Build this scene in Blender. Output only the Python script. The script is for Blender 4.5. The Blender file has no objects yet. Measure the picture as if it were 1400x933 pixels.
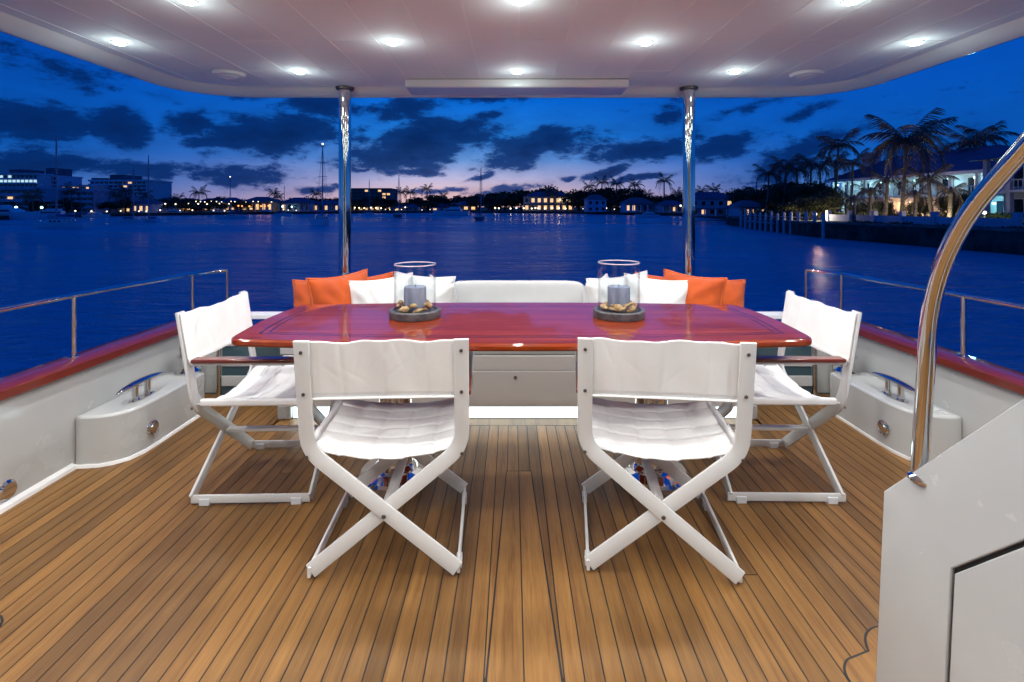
import bpy, math, random
import numpy as np
from mathutils import Vector, Matrix
R = math.radians
SC = bpy.context.scene
COL = SC.collection
random.seed(7)
RNG = np.random.default_rng(11)

# ------------------------------------------------------------------ camera
cam_d = bpy.data.cameras.new('camera'); cam = bpy.data.objects.new('camera', cam_d); COL.objects.link(cam)
cam_d.lens = 18; cam_d.sensor_width = 36; cam_d.shift_y = -183.5/1400
cam_d.clip_start = .05; cam_d.clip_end = 8000
EYE = Vector((-.032, 0, 1.25))
cam.location = EYE; cam.rotation_euler = (R(90), 0, 0)
SC.camera = cam
def P(px, py, Y):
    return Vector((EYE.x + (px-700)/700*Y, Y, EYE.z - (py-283)/700*Y))
def G(px, py, z):            # where the pixel ray meets height z
    Y = (EYE.z - z)*700/(py-283)
    return P(px, py, Y)
WATER = -1.9

# ------------------------------------------------------------------ view + world (dusk sky)
SC.view_settings.view_transform = 'Standard'; SC.view_settings.look = 'None'
SC.view_settings.exposure = 0; SC.view_settings.gamma = 1
SC.cycles.max_bounces = 9; SC.cycles.diffuse_bounces = 7; SC.cycles.glossy_bounces = 5
SC.cycles.transmission_bounces = 8; SC.cycles.transparent_max_bounces = 8
SC.cycles.sample_clamp_indirect = 4; SC.cycles.caustics_reflective = False; SC.cycles.caustics_refractive = False
SC.cycles.use_denoising = True
def lin(r, g, b):
    f = lambda c: (c/255/12.92) if c/255 <= .04045 else ((c/255+.055)/1.055)**2.4
    return (f(r), f(g), f(b), 1)
world = bpy.data.worlds.new('World'); SC.world = world; world.use_nodes = True
NT = world.node_tree; NT.nodes.clear()
def nd(tree, t, **kw):
    n = tree.nodes.new(t)
    for k, v in kw.items(): setattr(n, k, v)
    return n
def lk(tree, a, b): tree.links.new(a, b)
def mth(tree, op, a, b=None, c=None, clamp=False):
    n = nd(tree, 'ShaderNodeMath', operation=op); n.use_clamp = clamp
    for i, v in enumerate((a, b, c)):
        if v is None: continue
        if isinstance(v, (int, float)): n.inputs[i].default_value = v
        else: lk(tree, v, n.inputs[i])
    return n.outputs[0]
def smooth(tree, v, a, b):
    n = nd(tree, 'ShaderNodeMapRange', interpolation_type='SMOOTHSTEP')
    lk(tree, v, n.inputs[0]); n.inputs[1].default_value = a; n.inputs[2].default_value = b
    return n.outputs[0]
def mixc(tree, f, a, b):
    n = nd(tree, 'ShaderNodeMix', data_type='RGBA')
    for i, v in ((0, f), (6, a), (7, b)):
        if isinstance(v, (int, float)): n.inputs[i].default_value = v
        elif isinstance(v, tuple): n.inputs[i].default_value = v
        else: lk(tree, v, n.inputs[i])
    return n.outputs[2]
def ramp(tree, v, pts, interp='LINEAR'):
    n = nd(tree, 'ShaderNodeValToRGB'); n.color_ramp.interpolation = interp
    el = n.color_ramp.elements
    while len(el) < len(pts): el.new(.5)
    for e, (p, c) in zip(el, pts):
        e.position = p; e.color = c if len(c) == 4 else (*c, 1)
    lk(tree, v, n.inputs[0]); return n.outputs[0]
def noise(tree, vec, scale, detail=4, rough=.55, dist=0, lac=2.0):
    n = nd(tree, 'ShaderNodeTexNoise'); n.inputs['Scale'].default_value = scale
    n.inputs['Detail'].default_value = detail; n.inputs['Roughness'].default_value = rough
    n.inputs['Distortion'].default_value = dist; n.inputs['Lacunarity'].default_value = lac
    if vec is not None: lk(tree, vec, n.inputs['Vector'])
    return n.outputs[0]

tc = nd(NT, 'ShaderNodeTexCoord'); sep = nd(NT, 'ShaderNodeSeparateXYZ'); lk(NT, tc.outputs['Generated'], sep.inputs[0])
az = mth(NT, 'ARCTAN2', sep.outputs[0], sep.outputs[1])
el = mth(NT, 'ARCSINE', sep.outputs[2])
eln = mth(NT, 'MULTIPLY', el, 1/R(60), clamp=True)
# cool base gradient by elevation
base = ramp(NT, eln, [(0, lin(66, 108, 178)), (.035, lin(40, 108, 190)), (.08, lin(12, 92, 186)), (.20, lin(4, 82, 188)), (.35, lin(2, 64, 162)), (1, lin(3, 50, 140))])
glow = ramp(NT, eln, [(0, lin(246, 188, 172)), (.022, lin(238, 200, 200)), (.055, lin(188, 188, 226)), (.085, lin(110, 158, 224)), (.125, lin(36, 126, 218)), (.2, lin(3, 106, 220)), (.3, lin(2, 90, 206)), (1, lin(3, 52, 142))])
gaz = mth(NT, 'SUBTRACT', az, -.09); gaz2 = mth(NT, 'MULTIPLY', gaz, gaz)
gf = mth(NT, 'EXPONENT', mth(NT, 'MULTIPLY', gaz2, -8.5))
sky = mixc(NT, gf, base, glow)
# thin afterglow low along the whole west
band = mth(NT, 'MULTIPLY', mth(NT, 'EXPONENT', mth(NT, 'MULTIPLY', mth(NT, 'MULTIPLY', el, el), -1500.)),
           mth(NT, 'EXPONENT', mth(NT, 'MULTIPLY', gaz2, -1.6)))
sky = mixc(NT, mth(NT, 'MULTIPLY', band, .42), sky, lin(205, 165, 190))
# clouds
ae = nd(NT, 'ShaderNodeCombineXYZ'); lk(NT, az, ae.inputs[0]); lk(NT, el, ae.inputs[1])
# small warp for ragged outlines
wv = nd(NT, 'ShaderNodeTexNoise'); lk(NT, tc.outputs['Generated'], wv.inputs['Vector']); wv.inputs['Scale'].default_value = 9; wv.inputs['Detail'].default_value = 3
ws = nd(NT, 'ShaderNodeVectorMath', operation='MULTIPLY_ADD'); lk(NT, wv.outputs[1], ws.inputs[0]); ws.inputs[1].default_value = (.10, .05, 0)
sub = nd(NT, 'ShaderNodeVectorMath', operation='ADD'); lk(NT, ae.outputs[0], sub.inputs[0]); sub.inputs[1].default_value = (-.05, -.025, 0)
lk(NT, sub.outputs[0], ws.inputs[2])
blobs = [(655,98,125,34,0,1.25),(1040,95,120,20,8,.8),(330,110,120,16,-6,.7),(50,172,100,38,0,1.0),(168,178,36,30,10,1.0),(60,88,110,26,-12,.62),(70,232,125,20,3,1.0),(262,168,42,20,12,1.0),(375,182,100,32,10,1.05),
 (440,150,60,18,0,.9),(190,235,60,18,0,.8),(330,238,80,17,0,.85),(575,200,118,27,14,1.15),(640,176,70,14,22,.9),(555,152,80,15,8,.9),(735,205,92,20,14,1.0),(760,183,50,9,14,.7),
 (880,204,84,14,6,1.0),(920,158,28,16,0,.7),(985,203,56,15,16,1.0),(958,182,25,14,0,.8),(1090,214,100,22,24,1.0),(1000,155,44,8,18,.6),(1170,176,44,7,16,.6),(1100,150,60,8,14,.5),
 (598,262,46,6,8,.85),(690,258,60,7,5,.85),(650,240,26,4,14,.7),(560,236,40,6,4,.7),(770,246,18,4,5,.8),(830,236,48,6,18,.9),(880,240,44,5,14,.9),(490,232,42,6,6,.7),(440,262,40,5,0,.6),
 (1290,205,90,22,10,.6),(1370,220,60,26,0,.6),(215,130,50,9,-4,.5),(480,195,36,20,0,.6)]
acc = None
for (bx, by, hw, hh, rot, w) in blobs:
    d = Vector(((bx-700)/700, 1, (283-by)/700)); a0 = math.atan2(d.x, d.y); e0 = math.atan2(d.z, math.hypot(d.x, d.y))
    k = 1/math.hypot(1, d.x)
    mp = nd(NT, 'ShaderNodeMapping', vector_type='TEXTURE')
    mp.inputs['Location'].default_value = (a0, e0, 0); mp.inputs['Rotation'].default_value = (0, 0, R(rot))
    mp.inputs['Scale'].default_value = (hw/700*k*k*1.45, hh/700*k*1.6, 1)
    lk(NT, ws.outputs[0], mp.inputs['Vector'])
    ln = nd(NT, 'ShaderNodeVectorMath', operation='LENGTH'); lk(NT, mp.outputs[0], ln.inputs[0])
    v = mth(NT, 'MULTIPLY', mth(NT, 'SUBTRACT', 1.0, ln.outputs['Value'], clamp=True), w)
    acc = v if acc is None else mth(NT, 'SMOOTH_MAX', acc, v, .12)
stretch = nd(NT, 'ShaderNodeMapping'); stretch.inputs['Scale'].default_value = (1, 1, 2.6); lk(NT, tc.outputs['Generated'], stretch.inputs['Vector'])
n1 = mth(NT, 'ADD', mth(NT, 'MULTIPLY', noise(NT, stretch.outputs[0], 8, 3, .6), .40), mth(NT, 'MULTIPLY', noise(NT, stretch.outputs[0], 22, 10, .72), .60))
n2 = noise(NT, stretch.outputs[0], 2.2, 4, .5)
fwd = smooth(NT, sep.outputs[1], -.1, .35)
fill = mth(NT, 'MULTIPLY', mth(NT, 'MULTIPLY', smooth(NT, n2, .45, .7), .5), mth(NT, 'SUBTRACT', 1.0, fwd))
cl = mth(NT, 'ADD', mth(NT, 'ADD', acc, fill), mth(NT, 'MULTIPLY', mth(NT, 'SUBTRACT', n1, .5), 2.6))
cmask = mth(NT, 'MULTIPLY', smooth(NT, cl, .22, .56), .95)
ccol = mixc(NT, mth(NT, 'MULTIPLY', mth(NT, 'EXPONENT', mth(NT, 'MULTIPLY', mth(NT, 'MULTIPLY', el, el), -60.)), gf), lin(3, 42, 106), lin(26, 66, 132))
ccol = mixc(NT, smooth(NT, cl, .4, 1.3), ccol, lin(5, 34, 88))
veil = mth(NT, 'MULTIPLY', smooth(NT, mth(NT, 'ADD', acc, mth(NT, 'MULTIPLY', mth(NT, 'SUBTRACT', noise(NT, stretch.outputs[0], 5, 6, .62), .5), 1.5)), -.12, .55), .42)
sky = mixc(NT, veil, sky, mixc(NT, .3, ccol, sky))
sky = mixc(NT, cmask, sky, ccol)
bg = nd(NT, 'ShaderNodeBackground'); lk(NT, sky, bg.inputs[0]); bg.inputs[1].default_value = 1.0
wo = nd(NT, 'ShaderNodeOutputWorld'); lk(NT, bg.outputs[0], wo.inputs[0])
world.cycles.sampling_method = 'MANUAL'; world.cycles.sample_map_resolution = 512

# ------------------------------------------------------------------ object helpers
def tag(o, label=None, cat=None, group=None, kind=None):
    if label: o['label'] = label
    if cat: o['category'] = cat
    if group: o['group'] = group
    if kind: o['kind'] = kind
    return o
def empty(name, loc, label=None, cat=None, group=None, rz=0):
    o = bpy.data.objects.new(name, None); COL.objects.link(o); o.location = loc; o.rotation_euler = (0, 0, rz)
    o.empty_display_size = .1
    return tag(o, label, cat, group)
def add(name, mesh, parent=None, loc=None, rot=None, scale=None):
    o = bpy.data.objects.new(name, mesh); COL.objects.link(o)
    if parent is not None: o.parent = parent
    if loc is not None: o.location = loc
    if rot is not None: o.rotation_euler = rot
    if scale is not None: o.scale = scale if hasattr(scale, '__len__') else (scale,)*3
    return o
def copy_tree(o, parent=None):
    c = o.copy(); COL.objects.link(c)
    if parent is not None: c.parent = parent
    for ch in list(KIDS.get(o.name, ())) or list(o.children): copy_tree(ch, c)
    return c
KIDS = {}
class MB:
    def __init__(s): s.v = []; s.f = []
    def quad(s, a, b, c, d):
        n = len(s.v); s.v += [tuple(a), tuple(b), tuple(c), tuple(d)]; s.f.append((n, n+1, n+2, n+3)); return s
    def box(s, x0, x1, y0, y1, z0, z1, m=None):
        n = len(s.v)
        vs = [Vector((x, y, z)) for z in (z0, z1) for y in (y0, y1) for x in (x0, x1)]
        if m is not None: vs = [m @ v for v in vs]
        s.v += [tuple(v) for v in vs]
        for f in ((0,2,3,1),(4,5,7,6),(0,1,5,4),(2,6,7,3),(0,4,6,2),(1,3,7,5)): s.f.append(tuple(n+i for i in f))
        return s
    def prism(s, pts, z0, z1):            # pts xy outline CCW
        n = len(s.v); k = len(pts)
        s.v += [(p[0], p[1], z0) for p in pts] + [(p[0], p[1], z1) for p in pts]
        s.f.append(tuple(n+i for i in reversed(range(k)))); s.f.append(tuple(n+k+i for i in range(k)))
        for i in range(k): j = (i+1) % k; s.f.append((n+i, n+j, n+k+j, n+k+i))
        return s
    def sweep(s, path, prof, up=None, closed=False, scales=None):
        path = [Vector(p) for p in path]; n0 = len(s.v); m = len(prof); L = len(path); prev = None
        for i, p in enumerate(path):
            if closed: t = (path[(i+1) % L]-path[i-1])
            else: t = path[min(i+1, L-1)]-path[max(i-1, 0)]
            t.normalize()
            if up is not None: u = (up[i] if isinstance(up, list) else up); u = Vector(u)
            else: u = prev if prev is not None else (Vector((0, 0, 1)) if abs(t.z) < .9 else Vector((0, 1, 0)))
            sd = t.cross(u)
            if sd.length < 1e-6: sd = t.cross(Vector((1, .1, .2)))
            sd.normalize(); uu = sd.cross(t).normalized(); prev = uu
            # mitre
            k = 1
            if 0 < i < L-1 or closed:
                a = (path[i]-path[i-1]).normalized(); b = (path[(i+1) % L]-path[i]).normalized()
                k = 1/max(.5, math.sqrt(max(.25, (1+a.dot(b))/2)))
            q = scales[i] if scales else 1
            for (c, d) in prof:
                s.v.append(tuple(p + sd*c*q*(k if up is not None else 1) + uu*d*q))
        for i in range(L if closed else L-1):
            for j in range(m):
                a = n0+i*m+j; b = n0+i*m+(j+1) % m; i2 = (i+1) % L
                s.f.append((a, b, n0+i2*m+(j+1) % m, n0+i2*m+j))
        if not closed:
            s.f.append(tuple(n0+j for j in reversed(range(m)))); s.f.append(tuple(n0+(L-1)*m+j for j in range(m)))
        return s
    def tube(s, path, r, n=12, closed=False, scales=None):
        return s.sweep(path, [(r*math.cos(2*math.pi*i/n), r*math.sin(2*math.pi*i/n)) for i in range(n)], closed=closed, scales=scales)
    def lathe(s, prof, n=32, c=(0, 0, 0)):
        n0 = len(s.v); m = len(prof)
        for i in range(n):
            a = 2*math.pi*i/n
            for (r, z) in prof: s.v.append((c[0]+r*math.cos(a), c[1]+r*math.sin(a), c[2]+z))
        for i in range(n):
            i2 = (i+1) % n
            for j in range(m-1): s.f.append((n0+i*m+j, n0+i2*m+j, n0+i2*m+j+1, n0+i*m+j+1))
        return s
    def grid(s, fn, nu, nv, closed_u=False):
        n0 = len(s.v)
        for i in range(nu+1):
            for j in range(nv+1): s.v.append(tuple(fn(i/nu, j/nv)))
        for i in range(nu):
            for j in range(nv):
                a = n0+i*(nv+1)+j; s.f.append((a, a+nv+1, a+nv+2, a+1))
        return s
    def mesh(s, name, mat, smooth_angle=None, recalc=True):
        me = bpy.data.meshes.new(name); me.from_pydata(s.v, [], s.f); me.validate()
        if recalc:
            import bmesh
            b = bmesh.new(); b.from_mesh(me); bmesh.ops.remove_doubles(b, verts=b.verts, dist=1e-5) if smooth_angle else None
            bmesh.ops.recalc_face_normals(b, faces=b.faces); b.to_mesh(me); b.free()
        if isinstance(mat, (list, tuple)):
            for m in mat: me.materials.append(m)
        elif mat: me.materials.append(mat)
        if smooth_angle:
            me.polygons.foreach_set('use_smooth', [True]*len(me.polygons))
            me.set_sharp_from_angle(angle=R(smooth_angle))
        return me
    def build(s, name, mat, parent=None, smooth_angle=None, bevel=None, **k):
        o = add(name, s.mesh(name, mat, smooth_angle), parent, **k)
        if bevel:
            m = o.modifiers.new('bevel', 'BEVEL'); m.width = bevel; m.segments = 2; m.limit_method = 'ANGLE'; m.angle_limit = R(35)
            o.data.polygons.foreach_set('use_smooth', [True]*len(o.data.polygons)); o.data.set_sharp_from_angle(angle=R(50))
            m.harden_normals = False
        return o
def rrect(w, h, r=.002, n=2):
    pts = []
    for (cx, cy, a0) in ((w/2-r, h/2-r, 0), (-w/2+r, h/2-r, 90), (-w/2+r, -h/2+r, 180), (w/2-r, -h/2+r, 270)):
        for i in range(n+1):
            a = R(a0+90*i/n); pts.append((cx+r*math.cos(a), cy+r*math.sin(a)))
    return pts
def bend(pts, r, n=5):      # fillet corners of a polyline
    pts = [Vector(p) for p in pts]; out = [pts[0]]
    for i in range(1, len(pts)-1):
        a, b, c = pts[i-1], pts[i], pts[i+1]
        rr = r[i] if isinstance(r, dict) and i in r else (r if not isinstance(r, dict) else 0)
        if rr <= 0: out.append(b); continue
        d1 = (a-b).normalized(); d2 = (c-b).normalized()
        for k in range(n+1):
            t = k/n; p0 = b+d1*rr; p1 = b+d2*rr
            out.append((1-t)**2*p0 + 2*t*(1-t)*b + t*t*p1)
    out.append(pts[-1]); return out

# resample smooth
def catmull(pts, n=6):
    pts = [Vector(p) for p in pts]; out = []
    for i in range(len(pts)-1):
        p0, p1, p2, p3 = pts[max(i-1, 0)], pts[i], pts[i+1], pts[min(i+2, len(pts)-1)]
        for k in range(n):
            t = k/n; out.append(.5*((2*p1)+(-p0+p2)*t+(2*p0-5*p1+4*p2-p3)*t*t+(-p0+3*p1-3*p2+p3)*t**3))
    out.append(pts[-1]); return out

# ------------------------------------------------------------------ materials
def mat(name, col, rough=.5, metal=0, coat=0, emis=None, estr=0, ior=None, spec=None):
    m = bpy.data.materials.new(name); m.use_nodes = True
    b = m.node_tree.nodes['Principled BSDF']
    b.inputs['Base Color'].default_value = (*col[:3], 1); b.inputs['Roughness'].default_value = rough; b.inputs['Metallic'].default_value = metal
    b.inputs['Coat Weight'].default_value = coat; b.inputs['Coat Roughness'].default_value = .04
    if emis: b.inputs['Emission Color'].default_value = (*emis[:3], 1); b.inputs['Emission Strength'].default_value = estr
    if ior: b.inputs['IOR'].default_value = ior
    if spec is not None: b.inputs['Specular IOR Level'].default_value = spec
    return m
def bsdf(m): return m.node_tree.nodes['Principled BSDF']
def coords(m, kind='Object', scale=(1, 1, 1)):
    t = m.node_tree; c = nd(t, 'ShaderNodeTexCoord'); mp = nd(t, 'ShaderNodeMapping'); mp.inputs['Scale'].default_value = scale
    lk(t, c.outputs[kind], mp.inputs['Vector']); return mp.outputs[0]
def bump(m, h, strength=.3, dist=.002):
    t = m.node_tree; b = nd(t, 'ShaderNodeBump'); b.inputs['Strength'].default_value = strength; b.inputs['Distance'].default_value = dist
    lk(t, h, b.inputs['Height']); lk(t, b.outputs[0], bsdf(m).inputs['Normal']); return b
def vary(m, c1, c2, scale=3, vec=None, detail=4, lo=.35, hi=.65):
    t = m.node_tree; n = noise(t, vec if vec is not None else coords(m), scale, detail)
    c = mixc(t, smooth(t, n, lo, hi), (*c1[:3], 1), (*c2[:3], 1)); lk(t, c, bsdf(m).inputs['Base Color']); return c
M = {}
# gelcoat (yacht white)
M['gel'] = mat('gelcoat', (.50, .51, .505), .22, coat=.5)
vary(M['gel'], (.475, .485, .48), (.525, .535, .53), 1.3)
t = M['gel'].node_tree; r_ = noise(t, coords(M['gel']), 5, 5); mr = nd(t, 'ShaderNodeMapRange'); lk(t, r_, mr.inputs[0]); mr.inputs[3].default_value = .14; mr.inputs[4].default_value = .36; lk(t, mr.outputs[0], bsdf(M['gel']).inputs['Roughness'])
bump(M['gel'], noise(t, coords(M['gel']), 2.2, 2), .05, .01)
M['panel'] = mat('ceiling panel', (.8, .8, .8), .7, spec=.25)
t = M['panel'].node_tree; oi = nd(t, 'ShaderNodeObjectInfo')
lk(t, mixc(t, oi.outputs['Random'], (.83, .835, .85, 1), (.88, .885, .90, 1)), bsdf(M['panel']).inputs['Base Color'])
M['trim'] = mat('ceiling trim', (.9, .9, .9), .7, spec=.2)
M['rim'] = mat('hardtop rim', (.78, .76, .75), .2, coat=.5)
M['paint'] = mat('white powder coat', (.70, .70, .69), .38)
bump(M['paint'], noise(M['paint'].node_tree, coords(M['paint']), 700, 2), .06, .0006)
def canvas(name, c1, c2):
    m = mat(name, c1, .85); t = m.node_tree
    bsdf(m).inputs['Sheen Weight'].default_value = .15
    v = coords(m); vary(m, c1, c2, 6, v, 5)
    wx = nd(t, 'ShaderNodeTexWave', wave_type='BANDS', bands_direction='X'); lk(t, v, wx.inputs['Vector']); wx.inputs['Scale'].default_value = 180
    wz = nd(t, 'ShaderNodeTexWave', wave_type='BANDS', bands_direction='Z'); lk(t, v, wz.inputs['Vector']); wz.inputs['Scale'].default_value = 180
    wr = noise(t, v, 9, 6, .6, .6)
    h = mth(t, 'ADD', mth(t, 'MULTIPLY', mth(t, 'ADD', wx.outputs[1], wz.outputs[1]), .04), mth(t, 'MULTIPLY', wr, 1.0))
    bump(m, h, .16, .012); return m
M['canvas'] = canvas('white canvas', (.86, .85, .835), (.81, .80, .785))
M['orange'] = canvas('orange outdoor fabric', (.50, .075, .002), (.40, .052, .0015))
M['orange_pipe'] = mat('orange piping', (.58, .10, .01), .7)
M['wfab'] = canvas('white cushion fabric', (.70, .70, .69), (.60, .60, .59))
M['white_pipe'] = mat('white piping', (.70, .69, .67), .7)
M['vinyl'] = mat('white vinyl', (.60, .67, .67), .45)
vary(M['vinyl'], (.47, .48, .48), (.53, .53, .525), 4)
M['basep'] = mat('moulded seat base', (.74, .72, .69), .4)
M['chrome'] = mat('polished stainless steel', (.78, .77, .75), .06, 1)
t = M['chrome'].node_tree; bump(M['chrome'], noise(t, coords(M['chrome']), 12, 3), .05, .004)
M['screw'] = mat('dark screw head', (.14, .12, .11), .4, .8)
M['rubber'] = mat('black caulk', (.012, .013, .015), .6)
M['plastic'] = mat('white glide plastic', (.72, .74, .78), .4)
M['slate'] = mat('grey stone tray', (.055, .055, .062), .5)
vary(M['slate'], (.045, .045, .05), (.10, .10, .11), 30, None, 6)
M['candle'] = mat('grey blue candle wax', (.17, .19, .26), .55)
vary(M['candle'], (.12, .14, .20), (.26, .28, .36), 22, coords(M['candle'], scale=(1, 1, .3)), 6)
M['drift'] = mat('driftwood and shells', (.45, .27, .11), .7)
vary(M['drift'], (.20, .10, .035), (.62, .42, .2), 45, None, 5)
M['glass'] = mat('clear glass', (1, 1, 1), .0, ior=1.48); bsdf(M['glass']).inputs['Transmission Weight'].default_value = 1
t = M['glass'].node_tree       # thin glass: let light through without caustics
tr = nd(t, 'ShaderNodeBsdfTransparent'); gl = nd(t, 'ShaderNodeBsdfGlossy'); gl.inputs['Roughness'].default_value = .02
lw = nd(t, 'ShaderNodeLayerWeight'); lw.inputs[0].default_value = .5; mx = nd(t, 'ShaderNodeMixShader')
tr.inputs[0].default_value = (.96, .975, .98, 1)
fc = mth(t, 'ADD', .035, mth(t, 'MULTIPLY', mth(t, 'POWER', lw.outputs['Facing'], 4.5), .8))
lk(t, fc, mx.inputs[0]); lk(t, tr.outputs[0], mx.inputs[1]); lk(t, gl.outputs[0], mx.inputs[2])
lk(t, mx.outputs[0], t.nodes['Material Output'].inputs[0])
M['tint'] = mat('smoked glass', (.05, .09, .11), .08, coat=.3)
M['lamp'] = mat('lamp lens', (.9, .95, .95), .3, emis=(.72, 1, .95), estr=40)
M['led'] = mat('led strip', (.9, .95, .95), .3, emis=(.72, .93, 1), estr=3.6)

def wood(name, c1, c2, c3, axis='Y', rough=.5, coat=0, rnd=.5, bstr=.25, crough=.02):
    m = mat(name, c1, rough, coat=coat); t = m.node_tree; bsdf(m).inputs['Coat Roughness'].default_value = crough
    c = nd(t, 'ShaderNodeTexCoord'); oi = nd(t, 'ShaderNodeObjectInfo')
    off = nd(t, 'ShaderNodeVectorMath', operation='ADD'); lk(t, c.outputs['Object'], off.inputs[0])
    cx = nd(t, 'ShaderNodeCombineXYZ'); lk(t, mth(t, 'MULTIPLY', oi.outputs['Random'], 37.), cx.inputs[0]); lk(t, mth(t, 'MULTIPLY', oi.outputs['Random'], 91.), cx.inputs[1]); lk(t, cx.outputs[0], off.inputs[1])
    mp = nd(t, 'ShaderNodeMapping'); s = {'Y': (1, .045, 1), 'X': (.045, 1, 1)}[axis]; mp.inputs['Scale'].default_value = s; lk(t, off.outputs[0], mp.inputs['Vector'])
    g = noise(t, mp.outputs[0], 160, 5, .65); g2 = noise(t, mp.outputs[0], 26, 4, .6, .8)
    blot = noise(t, off.outputs[0], 2.4, 4, .6)
    f = mth(t, 'ADD', mth(t, 'MULTIPLY', g, .45), mth(t, 'MULTIPLY', g2, .55))
    col = ramp(t, f, [(.30, c3), (.47, c1), (.66, c2)])
    hsv = nd(t, 'ShaderNodeHueSaturation'); lk(t, col, hsv.inputs['Color'])
    val = mth(t, 'ADD', mth(t, 'MULTIPLY', mth(t, 'SUBTRACT', oi.outputs['Random'], .5), rnd), mth(t, 'MULTIPLY', mth(t, 'SUBTRACT', blot, .5), rnd*1.3))
    lk(t, mth(t, 'ADD', val, 1.0), hsv.inputs['Value'])
    lk(t, hsv.outputs[0], bsdf(m).inputs['Base Color'])
    h = mth(t, 'ADD', mth(t, 'MULTIPLY', g, .6), mth(t, 'MULTIPLY', g2, .4))
    if not coat: bump(m, h, bstr, .0015)
    return m
M['teak'] = wood('teak', (.190, .088, .021), (.262, .130, .034), (.105, .044, .010), rnd=.55, rough=.5)
M['varnish'] = wood('varnished mahogany', (.19, .020, .0015), (.29, .042, .003), (.075, .007, .0007), axis='X', rough=.3, coat=1, rnd=.2, crough=.012); bsdf(M['varnish']).inputs['Specular IOR Level'].default_value = .15
M['varnish_y'] = wood('varnished cap rail', (.125, .012, .004), (.18, .022, .006), (.07, .006, .002), axis='Y', rough=.3, coat=.8, rnd=.15, crough=.06)
M['inlay'] = mat('dark inlay', (.03, .008, .012), .3, coat=1)

# ------------------------------------------------------------------ DECK
deck = MB().box(-2.3, 2.3, -1.3, 3.75, -.12, -.0018).build('deck', M['rubber']); tag(deck, kind='structure')
deck['label'] = 'teak planked aft deck floor with black caulk seams'
PW = .0535; GAP = .0042
YA, YF = -1.25, 2.925
def plank(pts, name='plank', parent=None, m=None, z0=-.0016, z1=0.0):
    cx = sum(p[0] for p in pts)/len(pts)
    b = MB().prism([(p[0]-cx, p[1]) for p in pts], z0, z1)
    o = b.build(name, m or M['teak'], parent if parent is not None else deck); o.location = (cx, 0, 0); return o
g = GAP/2
for s in (-1, 1):
    def sp(pts): return [(s*x, y) for x, y in pts] if s > 0 else [(s*x, y) for x, y in reversed(pts)]
    # king plank (wide near, tapering aft) and its filler
    plank(sp([(g, YA), (.1035-g, YA), (.1035-g, 1.25), (.058-g, 2.42), (g, 2.42)]))
    plank(sp([(g, 2.42+g*2), (.0535-g, 2.42+g*2), (.0535-g, YF), (g, YF)]))
    plank(sp([(.1015+g, 1.36), (.107-g, 1.36), (.107-g, YF), (.0535+g, YF), (.0535+g, 2.435), (.058+g, 2.42)]))
    x = .107; i = 0
    while x < 2.13:
        x1 = min(x+PW, 2.14)
        xa, xb = x+g, x1-g
        if i == 0: plank(sp([(xa-.0035, YA), (xb, YA), (xb, YF), (xa, YF), (xa, 1.25), (xa-.0035, 1.2)]))
        else:
            yend = YF if xb < 1.42 else 3.42
            cuts = [YA] + ([random.uniform(-.6, 2.9)] if random.random() < .12 else []) + [yend]
            for a, b_ in zip(cuts, cuts[1:]):
                plank(sp([(xa, a+(g if a > YA else 0)), (xb, a+(g if a > YA else 0)), (xb, b_-g), (xa, b_-g)]))
        x = x1; i += 1
for k, (xa, xb) in enumerate(((-1.41, -.5), (-.497, .44), (.443, 1.41))):
    plank([(xa, YF+g), (xb, YF+g), (xb, 3.02), (xa, 3.02)], 'margin_plank')
# scalloped teak inlay beside the stair foot, and its twin to port (proud sheets with black outline)
def inlay(pts):
    cx = sum(p[0] for p in pts)/len(pts); cy = sum(p[1] for p in pts)/len(pts)
    MB().prism(pts, .0002, .0015).build('inlay_seam', M['rubber'], deck)
    ins = []
    n = len(pts)
    for i in range(n):
        a, b = Vector(pts[i-1]), Vector(pts[(i+1) % n]); d = (b-a).normalized(); ins.append((pts[i][0]-d.y*.0065, pts[i][1]+d.x*.0065))
    o = MB().prism(ins, .001, .0028).build('inlay_board', M['teak'], deck); o.rotation_euler = (0, 0, 0)
def arcs(lobes, s=1):
    out = []
    for (cx, cy, r, a0, a1) in lobes:
        for k in range(13): a = R(a0+(a1-a0)*k/12); out.append((s*(cx+r*math.cos(a)), cy+r*math.sin(a)))
    return out if s > 0 else out[::-1]
LB = [(1.075, 1.42, .108, 75, 168), (.935, 1.345, .082, 120, 215), (.95, 1.22, .09, 165, 260)]
inlay(arcs(LB)+[(1.05, 1.1), (1.2, 1.1), (1.2, 1.5)])
inlay(arcs([(-1.63, 1.49, .085, -120, 120), (-1.8, 1.49, .14, 100, 260)]))

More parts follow.
